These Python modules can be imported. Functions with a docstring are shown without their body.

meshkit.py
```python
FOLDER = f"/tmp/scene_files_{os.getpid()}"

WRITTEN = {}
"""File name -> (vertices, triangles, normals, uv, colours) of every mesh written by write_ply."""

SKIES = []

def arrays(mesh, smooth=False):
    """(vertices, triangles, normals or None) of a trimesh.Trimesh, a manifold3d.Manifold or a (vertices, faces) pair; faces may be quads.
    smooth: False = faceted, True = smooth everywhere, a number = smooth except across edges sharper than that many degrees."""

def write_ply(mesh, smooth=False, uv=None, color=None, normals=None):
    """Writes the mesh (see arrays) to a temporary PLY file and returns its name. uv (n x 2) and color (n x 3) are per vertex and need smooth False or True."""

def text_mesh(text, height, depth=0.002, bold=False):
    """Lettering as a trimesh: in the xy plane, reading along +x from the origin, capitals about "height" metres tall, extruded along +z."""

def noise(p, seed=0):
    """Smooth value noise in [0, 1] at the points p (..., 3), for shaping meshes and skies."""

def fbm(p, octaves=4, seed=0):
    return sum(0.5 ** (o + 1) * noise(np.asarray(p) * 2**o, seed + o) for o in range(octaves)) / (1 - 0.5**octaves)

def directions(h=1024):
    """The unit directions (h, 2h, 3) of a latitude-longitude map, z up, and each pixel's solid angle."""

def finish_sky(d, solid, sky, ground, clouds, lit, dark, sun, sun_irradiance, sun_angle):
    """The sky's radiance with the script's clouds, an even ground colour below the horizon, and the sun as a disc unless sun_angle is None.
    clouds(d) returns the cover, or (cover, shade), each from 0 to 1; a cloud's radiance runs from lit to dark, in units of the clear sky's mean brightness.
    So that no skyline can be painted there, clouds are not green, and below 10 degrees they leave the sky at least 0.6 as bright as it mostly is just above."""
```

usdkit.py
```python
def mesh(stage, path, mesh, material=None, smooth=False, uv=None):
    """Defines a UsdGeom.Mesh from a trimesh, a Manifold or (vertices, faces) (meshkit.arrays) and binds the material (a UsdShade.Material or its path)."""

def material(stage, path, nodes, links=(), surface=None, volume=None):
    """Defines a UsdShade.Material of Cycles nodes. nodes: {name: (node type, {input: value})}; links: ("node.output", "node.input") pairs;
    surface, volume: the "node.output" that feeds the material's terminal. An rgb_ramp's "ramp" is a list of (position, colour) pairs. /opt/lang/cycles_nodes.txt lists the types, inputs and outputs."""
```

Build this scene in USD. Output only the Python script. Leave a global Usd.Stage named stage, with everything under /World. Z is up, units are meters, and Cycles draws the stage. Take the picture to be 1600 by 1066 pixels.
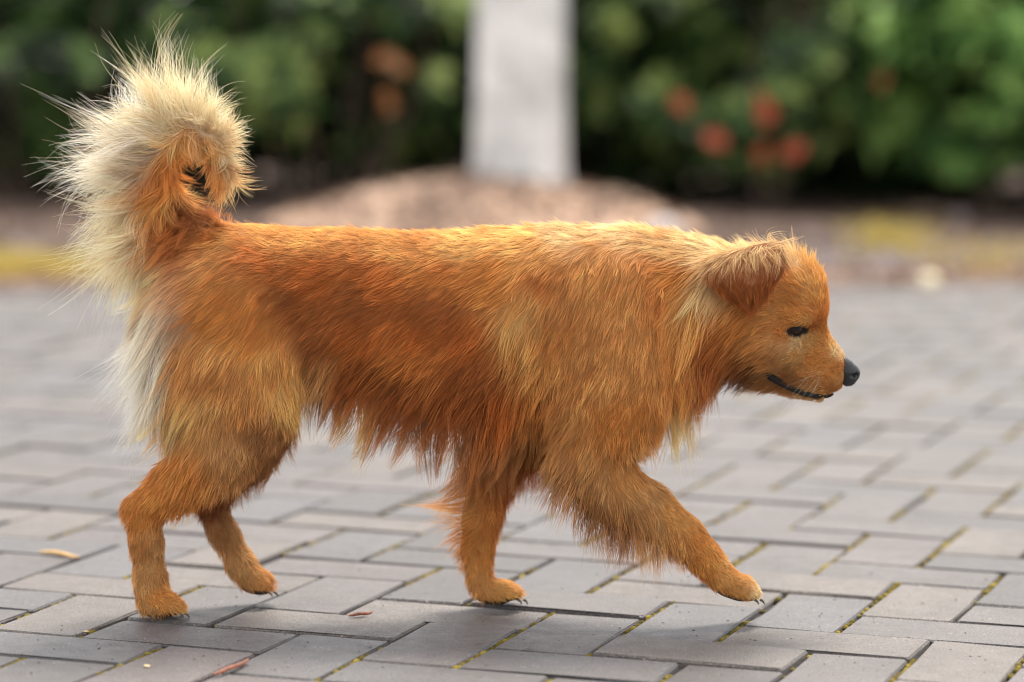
import math
import numpy as np
import trimesh
import usdkit
import meshkit
from scipy.ndimage import map_coordinates
from scipy.spatial import cKDTree
from pxr import Usd, UsdGeom, UsdLux, UsdShade, Gf, Sdf, Vt

rng = np.random.default_rng(7)
stage = Usd.Stage.CreateInMemory()
UsdGeom.SetStageUpAxis(stage, 'Z')
UsdGeom.Xform.Define(stage, '/World')

# ------------------------------------------------------------------ camera, sky, sun, exposure
F_PX, CAM_H, PITCH, ROLL = 4740.0, 0.6201, 0.10395, -0.00857      # from the paving joints, in pixels of a 1600 wide picture
YM = 3.155                                                         # distance of the dog's midline
right0, fwd = np.array([1.0, 0, 0]), np.array([0, math.cos(PITCH), -math.sin(PITCH)])
up0 = np.array([0, math.sin(PITCH), math.cos(PITCH)])
c_right = right0 * math.cos(ROLL) - up0 * math.sin(ROLL)
c_up = right0 * math.sin(ROLL) + up0 * math.cos(ROLL)
EYE = np.array([0, 0, CAM_H])
cam = UsdGeom.Camera.Define(stage, '/World/camera')
cam.CreateHorizontalApertureAttr(36.0)
cam.CreateFocalLengthAttr(36.0 * F_PX / 1600)
cam.CreateFStopAttr(2.4)
cam.CreateFocusDistanceAttr(3.10)
cam.CreateExposureAttr(1.37)
cam.CreateClippingRangeAttr(Gf.Vec2f(0.05, 5000))
cam.AddTransformOp().Set(Gf.Matrix4d(*c_right, 0, *c_up, 0, *(-fwd), 0, *EYE, 1))

SUN_EL, SUN_AZ = math.radians(64), math.radians(20)                # azimuth from +y towards +x
dome = UsdLux.DomeLight.Define(stage, '/World/sky')
sky_m = usdkit.material(stage, '/World/Looks/sky', {
    's': ('sky_texture', {'sky_type': 'single_scattering', 'sun_disc': False, 'sun_elevation': SUN_EL, 'sun_rotation': SUN_AZ}),
    'tc': ('texture_coordinate', {}), 'n': ('noise_texture', {'scale': 2.2, 'detail': 5.0, 'roughness': 0.55}),
    'r': ('rgb_ramp', {'ramp': [(0.25, (0.55, 0.55, 0.55)), (0.6, (1, 1, 1))]}),
    'm': ('mix', {'color2': (6.6, 6.5, 6.4)}),
    'b': ('background_shader', {'strength': 0.102})},
    [('tc.generated', 'n.vector'), ('n.fac', 'r.fac'), ('r.color', 'm.fac'), ('s.color', 'm.color1'), ('m.color', 'b.color')], surface='b.background')
UsdShade.MaterialBindingAPI.Apply(dome.GetPrim()).Bind(sky_m)
sun = UsdLux.DistantLight.Define(stage, '/World/sun')
sun.CreateIntensityAttr(0.72); sun.CreateAngleAttr(18.0); sun.CreateColorAttr(Gf.Vec3f(1.0, 0.93, 0.82))
sun.GetPrim().CreateAttribute('inputs:normalize', Sdf.ValueTypeNames.Bool).Set(True)
sd = np.array([math.sin(SUN_AZ) * math.cos(SUN_EL), math.cos(SUN_AZ) * math.cos(SUN_EL), math.sin(SUN_EL)])
sx = np.cross([0, 0, 1.0], sd); sx /= np.linalg.norm(sx); sy = np.cross(sd, sx)
sun.AddTransformOp().Set(Gf.Matrix4d(*sx, 0, *sy, 0, *sd, 0, 0, 0, 6, 1))


# ------------------------------------------------------------------ helpers
def at(px, py, y):
    """The point at depth y (world) that the photograph shows at a pixel."""
    d = fwd * F_PX + c_right * (px - 800) + c_up * (533 - py)
    return EYE + d * (y / d[1])


def on_ground(px, py, z=0.0):
    d = fwd * F_PX + c_right * (px - 800) + c_up * (533 - py)
    return EYE + d * ((z - CAM_H) / d[2])


used = {}


def numbered(path):
    k = used.get(path, 0)
    used[path] = k + 1
    return path if k == 0 else f'{path}_{k:03d}'


def tag(p, label=None, cat=None, group=None, kind=None):
    p = p.GetPrim() if hasattr(p, 'GetPrim') else p
    for k, v in (('label', label), ('category', cat), ('group', group), ('kind', kind)):
        if v:
            p.SetCustomDataByKey(k, v)
    return p


def obj(name, mesh, mat, parent=None, smooth=False):
    base = str(parent.GetPath()) if parent is not None else '/World'
    return usdkit.mesh(stage, numbered(f'{base}/{name}'), mesh, mat, smooth)


def empty(name, loc=(0, 0, 0), rz=0.0):
    x = UsdGeom.Xform.Define(stage, numbered('/World/' + name))
    x.AddTranslateOp().Set(Gf.Vec3d(*map(float, loc)))
    x.AddRotateZOp().Set(math.degrees(rz))
    return x


def principled(name, color, rough=0.6, **kw):
    return usdkit.material(stage, '/World/Looks/' + name, {'p': ('principled_bsdf', {'base_color': color, 'roughness': rough, **kw})}, surface='p.BSDF')


def tube(points, radii, sides=6, cap=True):
    p = np.asarray(points, float)
    t = np.gradient(p, axis=0)
    t /= np.linalg.norm(t, axis=1, keepdims=True) + 1e-12
    ref = np.where(np.abs(t[:, 2:]) < 0.9, [0, 0, 1.0], [1.0, 0, 0])
    a = np.cross(t, ref); a /= np.linalg.norm(a, axis=1, keepdims=True) + 1e-12
    b = np.cross(t, a)
    ang = np.arange(sides) * 2 * np.pi / sides
    r = np.broadcast_to(radii, (len(p),))[:, None, None]
    v = p[:, None] + r * (np.cos(ang)[None, :, None] * a[:, None] + np.sin(ang)[None, :, None] * b[:, None])
    i, j = np.meshgrid(np.arange(len(p) - 1), np.arange(sides), indexing='ij')
    q = np.stack([i * sides + j, i * sides + (j + 1) % sides, (i + 1) * sides + (j + 1) % sides, (i + 1) * sides + j], -1).reshape(-1, 4)
    f = np.vstack([q[:, [0, 1, 2]], q[:, [0, 2, 3]]])
    v = v.reshape(-1, 3)
    if cap:
        n = len(v); v = np.vstack([v, p[0], p[-1]])
        jj = np.arange(sides); k = (len(p) - 1) * sides
        f = np.vstack([f, np.c_[np.full(sides, n), (jj + 1) % sides, jj], np.c_[np.full(sides, n + 1), k + jj, k + (jj + 1) % sides]])
    return trimesh.Trimesh(v, f, process=False)


def join(ms):
    return trimesh.util.concatenate(ms)


# ------------------------------------------------------------------ the setting: ground, pavement, verge
def stone_mat(name, base, speck, rough, seed, spec=0.62):
    return usdkit.material(stage, '/World/Looks/' + name, {
        'g': ('geometry', {}),
        'mp': ('mapping', {'location': (seed * 3.1, seed * 1.7, 0)}),
        'n1': ('noise_texture', {'scale': 6.0, 'detail': 6.0, 'roughness': 0.62}),
        'r1': ('rgb_ramp', {'ramp': [(0.30, tuple(0.62 * c for c in base)), (0.5, base), (0.70, tuple(1.36 * c for c in base))]}),
        'n2': ('noise_texture', {'scale': 420.0, 'detail': 2.0, 'roughness': 0.6}),
        'r2': ('rgb_ramp', {'ramp': [(0.34, (0.35, 0.35, 0.35)), (0.5, (1, 1, 1)), (0.66, (1.65, 1.6, 1.55))]}),
        'mul': ('mix', {'mix_type': 'multiply', 'fac': 1.0}),
        'v': ('voronoi_texture', {'scale': 150.0}),
        'r3': ('rgb_ramp', {'ramp': [(0.0, (1, 1, 1)), (0.12, (1, 1, 1)), (0.17, (0, 0, 0)), (1.0, (0, 0, 0))]}),
        'n3': ('noise_texture', {'scale': 60.0, 'detail': 1.0}),
        'r4': ('rgb_ramp', {'ramp': [(0.56, (0, 0, 0)), (0.60, (1, 1, 1))]}),
        'am': ('mix', {'mix_type': 'multiply', 'fac': 1.0}),
        'mx': ('mix', {'color2': speck}),
        'n4': ('noise_texture', {'scale': 35.0, 'detail': 4.0}),
        'rr': ('map_range', {'value': 0.5, 'from_min': 0.3, 'from_max': 0.7, 'to_min': rough - 0.08, 'to_max': rough + 0.10}),
        'bp': ('bump', {'strength': 0.8, 'distance': 0.0016}),
        'p': ('principled_bsdf', {'specular_ior_level': spec, 'sheen_weight': .13 if spec > .5 else 0.0, 'sheen_roughness': .35, 'sheen_tint': (1.0, .95, .93), 'specular_tint': (1.0, .965, .955)})},
        [('g.position', 'mp.vector'), ('mp.vector', 'n1.vector'), ('n1.fac', 'r1.fac'), ('g.position', 'n2.vector'), ('n2.fac', 'r2.fac'),
         ('r1.color', 'mul.color1'), ('r2.color', 'mul.color2'), ('g.position', 'v.vector'), ('v.distance', 'r3.fac'),
         ('g.position', 'n3.vector'), ('n3.fac', 'r4.fac'), ('r3.color', 'am.color1'), ('r4.color', 'am.color2'), ('am.color', 'mx.fac'),
         ('mul.color', 'mx.color1'), ('mx.color', 'p.base_color'), ('g.position', 'n4.vector'), ('n4.fac', 'rr.value'), ('rr.result', 'p.roughness'),
         ('n2.fac', 'bp.height'), ('bp.normal', 'p.normal')], surface='p.BSDF')


BRICK_M = [stone_mat('paver_grey', (0.048, 0.042, 0.043), (0.30, 0.28, 0.26), 0.50, 1),
           stone_mat('paver_blue_grey', (0.043, 0.041, 0.045), (0.28, 0.28, 0.28), 0.47, 2),
           stone_mat('paver_warm_grey', (0.068, 0.058, 0.053), (0.30, 0.26, 0.22), 0.55, 3),
           stone_mat('paver_dark_grey', (0.028, 0.025, 0.027), (0.26, 0.24, 0.22), 0.46, 4),
           stone_mat('paver_rose_grey', (0.059, 0.049, 0.051), (0.30, 0.27, 0.25), 0.52, 5)]

SAND = usdkit.material(stage, '/World/Looks/joint_sand', {
    'g': ('geometry', {}), 'n': ('noise_texture', {'scale': 22.0, 'detail': 5.0}),
    'r': ('rgb_ramp', {'ramp': [(0.3, (0.028, 0.024, 0.022)), (0.55, (0.050, 0.043, 0.037)), (0.75, (0.085, 0.075, 0.045))]}),
    'n2': ('noise_texture', {'scale': 600.0, 'detail': 2.0}), 'b': ('bump', {'strength': 0.8, 'distance': 0.002}),
    'p': ('principled_bsdf', {'roughness': 0.95, 'specular_ior_level': 0.2})},
    [('g.position', 'n.vector'), ('n.fac', 'r.fac'), ('r.color', 'p.base_color'), ('g.position', 'n2.vector'), ('n2.fac', 'b.height'), ('b.normal', 'p.normal')], surface='p.BSDF')


def soil_mat(name, c0, c1, c2):
    return usdkit.material(stage, '/World/Looks/' + name, {
        'g': ('geometry', {}), 'n': ('noise_texture', {'scale': 7.0, 'detail': 7.0, 'roughness': 0.7}),
        'r': ('rgb_ramp', {'ramp': [(0.32, c0), (0.5, c1), (0.70, c2)]}),
        'n2': ('noise_texture', {'scale': 120.0, 'detail': 4.0}), 'b': ('bump', {'strength': 0.9, 'distance': 0.01}),
        'p': ('principled_bsdf', {'roughness': 0.95, 'specular_ior_level': 0.15})},
        [('g.position', 'n.vector'), ('n.fac', 'r.fac'), ('r.color', 'p.base_color'), ('g.position', 'n2.vector'), ('n2.fac', 'b.height'), ('b.normal', 'p.normal')], surface='p.BSDF')


SOIL = soil_mat('soil', (0.045, 0.030, 0.026), (0.085, 0.058, 0.048), (0.15, 0.105, 0.085))
MOUND = soil_mat('mound_earth', (0.24, 0.155, 0.11), (0.38, 0.255, 0.185), (0.50, 0.37, 0.29))

# the paving's own frame: u along the long bricks, v into the distance
GYAW, GOX, GOY, UNIT = -0.33631, 0.07593, 2.95169, 0.102
gu = np.array([math.cos(GYAW), math.sin(GYAW)]); gv = np.array([-math.sin(GYAW), math.cos(GYAW)])


def grid(u, v):
    return np.array([GOX, GOY]) + UNIT * (u * gu + v * gv)


EDGE = lambda x: 7.12 + 0.17 * x                                   # where the paving ends: a straight kerb

ground = np.array([[-60, -20, -0.045], [60, -20, -0.045], [60, 120, -0.045], [-60, 120, -0.045]], float)
tag(obj('ground', (ground, np.array([[0, 1, 2], [0, 2, 3]])), SOIL), 'bare brown earth that everything stands on', 'ground', kind='structure')

pave = empty('pavement')
tag(pave, 'grey concrete block paving laid in a herringbone pattern', 'pavement', kind='structure')
bed = np.array([[-7, -1.5, -0.0065], [7, -1.5, -0.0065], [7, EDGE(7), -0.0065], [-7, EDGE(-7), -0.0065]], float)
obj('joint_sand', (bed, np.array([[0, 1, 2], [0, 2, 3]])), SAND, pave)

BR_PROFILE = [(0.0, 0.0), (0.0022, -0.0030), (0.0030, -0.030)]      # inset outward, z


def brick_mesh(u0, v0, lu, lv, r):
    """One paver as chamfered block: 10-cornered outline with slightly worn, wandering edges."""
    g = 0.030                                                      # half a joint, in units
    w, h = lu - 2 * g, lv - 2 * g
    c = 0.035
    out = [(c, 0), (w * .5, 0), (w - c, 0), (w, c), (w, h - c), (w - c, h), (w * .5, h), (c, h), (0, h - c), (0, c)] if lu > lv else \
          [(c, 0), (w - c, 0), (w, c), (w, h * .5), (w, h - c), (w - c, h), (c, h), (0, h - c), (0, h * .5), (0, c)]
    out = np.array(out) + r.normal(0, 0.011, (10, 2)) + (u0 + g, v0 + g)
    ctr = out.mean(0)
    tilt, dz = r.normal(0, 0.0035, 2), r.normal(0, 0.0009)
    rings = []
    for inset, z in ((0.0017, 0.0), (0.0, -0.0022), (-0.0004, -0.022)):
        k = out + (ctr - out) / np.linalg.norm(ctr - out, axis=1, keepdims=True) * inset / UNIT * 1.3
        xy = np.array([GOX, GOY]) + UNIT * (k[:, :1] * gu + k[:, 1:] * gv)
        top = (z + dz + ((k - ctr) * UNIT @ tilt)) if z > -0.02 else np.full(10, z)
        rings.append(np.c_[xy, top])
    v = np.vstack(rings)
    f = [(0, i, i + 1) for i in range(1, 9)]
    for a in (0, 10):
        for i in range(10):
            j = (i + 1) % 10
            f += [(a + i, a + 10 + i, a + 10 + j), (a + i, a + 10 + j, a + j)]
    return trimesh.Trimesh(v, np.array(f), process=False)


bricks = []
for j in range(-60, 90):
    for i in range(-80, 80):
        t = (i - j) % 4
        if t == 0:
            bricks.append((i, j, 2, 1))
        elif t == 3:
            bricks.append((i, j, 1, 2))
seen, rest = [], []
for b in bricks:
    c = grid(b[0] + b[2] / 2, b[1] + b[3] / 2)
    if not (-5.5 < c[0] < 5.5 and 0.6 < c[1] < EDGE(c[0]) - 0.03):
        continue
    d = np.array([*c, 0]) - EYE
    z = d @ fwd
    px, py = 800 + F_PX * (d @ c_right) / z, 533 - F_PX * (d @ c_up) / z
    if z > 0 and -90 < px < 1690 and py < 1110:
        seen.append((c[1], b))
    else:
        rest.append(b)
seen.sort(key=lambda s: s[0])
near, far = [b for _, b in seen[:300]], [b for _, b in seen[300:]] + rest
r_ = np.random.default_rng(11)
for b in near:
    c = grid(b[0] + .5, b[1] + .5)
    w = r_.random() + 0.25 * math.sin(c[0] * 1.7) + .1
    m = BRICK_M[r_.choice(5, p=[.34, .2, .18, .1, .18])]
    obj('brick', brick_mesh(*b, r_), m, pave)
parts = [[] for _ in BRICK_M]
for b in far:
    parts[r_.choice(5, p=[.34, .2, .18, .1, .18])].append(brick_mesh(*b, r_))
for k, ms in enumerate(parts):
    tag(obj('outlying_bricks', join(ms), BRICK_M[k], pave), kind='stuff')

# moss in the joints that run into the distance, mostly on the right
MOSS = usdkit.material(stage, '/World/Looks/moss', {
    'g': ('geometry', {}), 'n': ('noise_texture', {'scale': 45.0, 'detail': 4.0}),
    'r': ('rgb_ramp', {'ramp': [(0.3, (0.055, 0.046, 0.018)), (0.5, (0.15, 0.115, 0.022)), (0.72, (0.34, 0.26, 0.045))]}),
    'n2': ('noise_texture', {'scale': 900.0, 'detail': 2.0}), 'b': ('bump', {'strength': 1.0, 'distance': 0.002}),
    'p': ('principled_bsdf', {'roughness': 0.95, 'specular_ior_level': 0.1})},
    [('g.position', 'n.vector'), ('n.fac', 'r.fac'), ('r.color', 'p.base_color'), ('g.position', 'n2.vector'), ('n2.fac', 'b.height'), ('b.normal', 'p.normal')], surface='p.BSDF')
blob = trimesh.creation.icosphere(1, 1.0)
ms = []
rm = np.random.default_rng(5)
for u in range(-30, 40):
    for v in np.arange(-14, 46, 0.055):
        cell = math.floor(v)
        # the joint at x=u is open where no long brick crosses it
        if (u - 1 - cell) % 4 == 0:
            continue
        p = grid(u, v)
        if not (abs(p[0]) < 3.2 and 2.2 < p[1] < EDGE(p[0]) - .05):
            continue
        dens = meshkit.fbm(np.array([u * 1.37, v * 0.55, 3.0]), 3, 2)
        side = 0.47 + 0.26 * np.clip(p[0], -.6, .6) - 0.05 * (p[1] - 3.0)
        if dens + 0.7 * (side - 0.5) + rm.normal(0, 0.08) < 0.50:
            continue
        s = rm.uniform(0.0022, 0.0042)
        m = blob.copy(); m.vertices *= np.array([s * rm.uniform(.8, 1.2), s * rm.uniform(1.0, 2.0), s * rm.uniform(.7, 1.1)])
        m.apply_transform(trimesh.transformations.rotation_matrix(GYAW, [0, 0, 1]))
        q = p + gu * rm.normal(0, 0.0011)
        m.apply_translation([q[0], q[1], -0.0035 + rm.uniform(-.0015, .0008)])
        ms.append(m)
for v in range(-12, 30):                                           # a little along the other joints
    for u in np.arange(-20, 30, 0.06):
        if (math.floor(u) - (v - 1)) % 4 == 3:
            continue
        p = grid(u, v)
        if not (abs(p[0]) < 2.5 and 2.2 < p[1] < 5):
            continue
        if meshkit.fbm(np.array([u * 0.8, v * 2.3, 9.0]), 3, 4) + 0.05 * p[0] < 0.66:
            continue
        s = rm.uniform(0.0018, 0.0030)
        m = blob.copy(); m.vertices *= np.array([s * 1.6, s, s * .8])
        m.apply_transform(trimesh.transformations.rotation_matrix(GYAW, [0, 0, 1]))
        m.apply_translation([p[0], p[1], -0.0045])
        ms.append(m)
tag(obj('joint_moss', join(ms), MOSS, smooth=True), 'yellow green moss growing in the paving joints', 'moss', kind='stuff')

# kerb: a flush edging of concrete lengths
KERB_M = stone_mat('kerb_concrete', (0.30, 0.235, 0.205), (0.5, 0.45, 0.42), 0.7, 8, 0.3)
kerb = empty('kerb')
tag(kerb, 'flush pinkish concrete edging between the paving and the planted bed', 'kerb', kind='structure')
ka = math.atan(0.17)
for k in range(-9, 10):
    x = 0.62 * k
    m = trimesh.creation.box([0.612, 0.10, 0.10])
    m = m.slice_plane([0, 0, -0.049], [0, 0, 1]) if False else m
    v = m.vertices; top = v[:, 2] > 0
    v[top, 0] *= 0.985; v[top, 1] *= 0.90
    m.apply_transform(trimesh.transformations.rotation_matrix(ka, [0, 0, 1]))
    m.apply_translation([x, EDGE(x) + 0.075, -0.032 + rm.normal(0, .002)])
    obj('kerb_stone', m, KERB_M, kerb)


# the planted bed: one uneven sheet with a mound of earth heaped round the post
POST = np.array([at(812, 290, 9.35)[0], 9.35])


def bed_height(x, y):
    p = np.stack([x, y, 0 * x], -1)
    z = 0.035 * (meshkit.fbm(p * 1.6, 4, 3) - 0.45) + 0.022 * (meshkit.fbm(p * 9, 3, 8) - 0.5)
    d = np.hypot((x - POST[0] + 0.11) / 0.57, (y - POST[1] + 0.18) / 0.62)
    z = z + 0.150 * np.clip(1.15 - d, 0, 1) ** 0.62 * (0.85 + 0.3 * meshkit.fbm(p * 4, 2, 5))
    return z + 0.01


gx, gy = np.meshgrid(np.linspace(-5, 5, 220), np.linspace(0, 1, 150), indexing='ij')
gy = EDGE(gx) + 0.127 + gy * (15.5 - EDGE(gx))
gz = bed_height(gx, gy)
gz[:, 0] = np.minimum(gz[:, 0], 0.01)
I = np.arange(220 * 150).reshape(220, 150)
quads = np.stack([I[:-1, :-1], I[1:, :-1], I[1:, 1:], I[:-1, 1:]], -1).reshape(-1, 4)
verts = np.stack([gx, gy, gz], -1).reshape(-1, 3)
vg = verts[:, 1] - EDGE(verts[:, 0]) < .30 + .35 * meshkit.fbm(verts * 2.3, 3, 6) + .10 * (verts[:, 0] > .2)
inm = np.hypot((verts[:, 0] - POST[0] + .11) / .57, (verts[:, 1] - POST[1] + .18) / .62) < 1.2 + 0.12 * (meshkit.fbm(verts * 5, 2, 1) - .5)
qm = inm[quads].all(1)
qv = vg[quads].all(1) & ~qm
vv = np.unique(quads[qv]); rv = np.zeros(len(verts), int); rv[vv] = np.arange(len(vv))
tag(obj('verge', (verts[vv], rv[quads[qv]]), soil_mat('verge_earth', (0.30, 0.20, 0.10), (0.46, 0.32, 0.17), (0.60, 0.45, 0.25)), smooth=True), 'tan dry strip of earth along the kerb', 'verge', kind='structure')
tag(obj('planted_bed', (verts, quads[~qm & ~qv]), SOIL, smooth=True), 'dark brown soil of the bed under the shrubs', 'soil', kind='structure')
mv = np.unique(quads[qm])
remap = np.zeros(len(verts), int); remap[mv] = np.arange(len(mv))
tag(obj('earth_mound', (verts[mv], remap[quads[qm]]), MOUND, smooth=True), 'pinkish brown heap of earth round the foot of the pale post', 'mound', kind='structure')


def flake(r, size):
    """A small curled dead leaf or wood chip: four triangles."""
    l, w = size, size * r.uniform(.35, .7)
    v = np.array([[-l / 2, 0, 0], [0, w / 2, r.uniform(0, .25) * w], [l / 2, 0, r.uniform(0, .3) * w], [0, -w / 2, r.uniform(0, .25) * w], [0, 0, 0]])
    f = np.array([[0, 4, 1], [1, 4, 2], [2, 4, 3], [3, 4, 0]])
    m = trimesh.Trimesh(v, f, process=False)
    m.apply_transform(trimesh.transformations.euler_matrix(r.normal(0, .5), r.normal(0, .5), r.uniform(0, 6.28)))
    return m


def island_mat(name, ramp, rough=0.7, translucent=0.0, spec=0.3):
    nodes = {'g': ('geometry', {}), 'r': ('rgb_ramp', {'ramp': ramp}), 'p': ('principled_bsdf', {'roughness': rough, 'specular_ior_level': spec})}
    links = [('g.random_per_island', 'r.fac'), ('r.color', 'p.base_color')]
    s = 'p.BSDF'
    if translucent:
        nodes |= {'t': ('translucent_bsdf', {}), 'mx': ('mix_closure', {'fac': translucent})}
        links += [('r.color', 't.color'), ('p.BSDF', 'mx.closure1'), ('t.BSDF', 'mx.closure2')]
        s = 'mx.closure'
    return usdkit.material(stage, '/World/Looks/' + name, nodes, links, surface=s)


LITTER = island_mat('leaf_litter', [(0, (0.10, 0.06, 0.045)), (.4, (0.24, 0.155, 0.11)), (.65, (0.36, 0.24, 0.13)), (.85, (0.42, 0.32, 0.25)), (1, (0.52, 0.42, 0.36))])
TANLIT = island_mat('tan_litter', [(0, (0.26, 0.15, 0.08)), (.5, (0.46, 0.31, 0.17)), (1, (0.60, 0.46, 0.29))])
PEB = island_mat('pebbles', [(0, (0.14, 0.11, 0.11)), (.5, (0.27, 0.21, 0.21)), (.8, (0.38, 0.31, 0.31)), (1, (0.5, 0.44, 0.43))], 0.8)
GRASS = island_mat('dry_grass', [(0, (0.42, 0.33, 0.10)), (.5, (0.64, 0.49, 0.18)), (1, (0.74, 0.60, 0.28))], 0.8, 0.25)
rl = np.random.default_rng(21)
ms = []
for k in range(2600):
    x, y = rl.uniform(-3.2, 3.2), 0
    y = EDGE(x) + 0.14 + abs(rl.normal(0, 1.2))
    m = flake(rl, rl.uniform(.02, .055)); m.apply_translation([x, y, float(bed_height(np.array(x), np.array(y))) + .006]); ms.append(m)
for k in range(900):
    a, q = rl.uniform(0, 6.28), math.sqrt(rl.random())
    x, y = POST[0] - .11 + .60 * q * math.cos(a), POST[1] - .18 + .66 * q * math.sin(a)
    m = flake(rl, rl.uniform(.02, .045)); m.apply_translation([x, y, float(bed_height(np.array(x), np.array(y))) + .006]); ms.append(m)
tag(obj('leaf_litter', join(ms), LITTER), 'brown dead leaves and chips strewn over the soil bed', 'leaf litter', kind='stuff')
ms = []
for k in range(3000):
    x = rl.uniform(-3.0, 3.0)
    y = EDGE(x) + 0.04 + abs(rl.normal(0, .10 if x > 0.1 else .05))
    z = 0.02 if y < EDGE(x) + .127 else float(bed_height(np.array(x), np.array(y))) + .008
    m = flake(rl, rl.uniform(.014, .04)); m.apply_translation([x, y, z]); ms.append(m)
tag(obj('tan_leaf_litter', join(ms), TANLIT), 'tan dry leaf scraps gathered along the kerb', 'leaf litter', kind='stuff')
ms = []
for k in range(700):
    x = rl.uniform(0.75, 3.0) if k % 5 else rl.uniform(-3, -0.9)
    y = EDGE(x) + .25 + abs(rl.normal(0.35, .45))
    s = rl.uniform(.012, .038)
    m = blob.copy(); m.vertices *= s * rl.uniform(.6, 1.15, 3) * np.array([1, 1, .75]); m.vertices += rl.normal(0, s * .07, m.vertices.shape)
    m.apply_translation([x, y, float(bed_height(np.array(x), np.array(y))) + s * .3]); ms.append(m)
tag(obj('pebbles', join(ms), PEB, smooth=True), 'pinkish grey pebbles scattered over the bed at right', 'pebbles', kind='stuff')


def grass_patch(name, label, cx, cy, sx_, sy_, n, h):
    V, Fc = [], []
    for k in range(n):
        x, y = rl.normal(cx, sx_), rl.normal(cy, sy_)
        y = max(y, EDGE(x) + .135)
        z = float(bed_height(np.array(x), np.array(y)))
        a, hh, w = rl.uniform(0, 6.28), h * rl.uniform(.5, 1.2), rl.uniform(.0018, .0035)
        lean = rl.normal(0, .45, 2) * hh
        dx, dy = math.cos(a) * w, math.sin(a) * w
        b = len(V)
        V += [(x - dx, y - dy, z - .005), (x + dx, y + dy, z - .005), (x - dx * .8 + lean[0] * .4, y - dy * .8 + lean[1] * .4, z + hh * .6), (x + dx * .8 + lean[0] * .4, y + dy * .8 + lean[1] * .4, z + hh * .6), (x + lean[0], y + lean[1], z + hh)]
        Fc += [(b, b + 1, b + 3), (b, b + 3, b + 2), (b + 2, b + 3, b + 4)]
    tag(obj(name, (np.array(V), np.array(Fc)), GRASS), label, 'grass', kind='stuff')


xl = on_ground(20, 415)
grass_patch('dry_grass', 'yellow green dry grass beyond the kerb at the left edge', xl[0] - .25, EDGE(xl[0]) + .42, .33, .17, 5200, .05)
xr = on_ground(1560, 360)
grass_patch('dry_grass', 'sparse yellow grass among pebbles at the right edge', xr[0] + .0, EDGE(xr[0]) + .5, .35, .22, 700, .06)
xg = on_ground(1310, 350)
grass_patch('dry_grass', 'small yellow green tuft below the red leaves', xg[0], EDGE(xg[0]) + 1.0, .05, .08, 300, .09)

# single stones seen out of focus
PALE = principled('pale_stone', (0.46, 0.42, 0.42), 0.8)
CREAM = principled('cream_stone', (0.74, 0.66, 0.46), 0.6)


def stone(name, label, px, py, y, size, mat, cat='stone'):
    p = at(px, py, y)
    z = float(bed_height(np.array(p[0]), np.array(y))) if y > EDGE(p[0]) + .12 else 0.0
    m = trimesh.creation.icosphere(2, 1.0)
    m.vertices *= (1 + .28 * (meshkit.fbm(m.vertices * 1.6 + px, 3, 2) - .5))[:, None] * np.array(size)
    m.apply_translation([0, 0, size[2] * .75])
    x = UsdGeom.Mesh(obj(name, m, mat, smooth=True))
    x.AddTranslateOp().Set(Gf.Vec3d(p[0], y, z))
    tag(x, label, cat)


stone('pale_stone', 'rounded pale grey stone at the right foot of the earth mound', 1035, 340, 8.7, (.055, .04, .038), PALE)
stone('cream_pebble', 'round cream pebble lying alone on the paving by the kerb', 1453, 425, EDGE(at(1453, 425, 7.2)[0]) - .02, (.021, .021, .02), CREAM, 'pebble')

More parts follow.
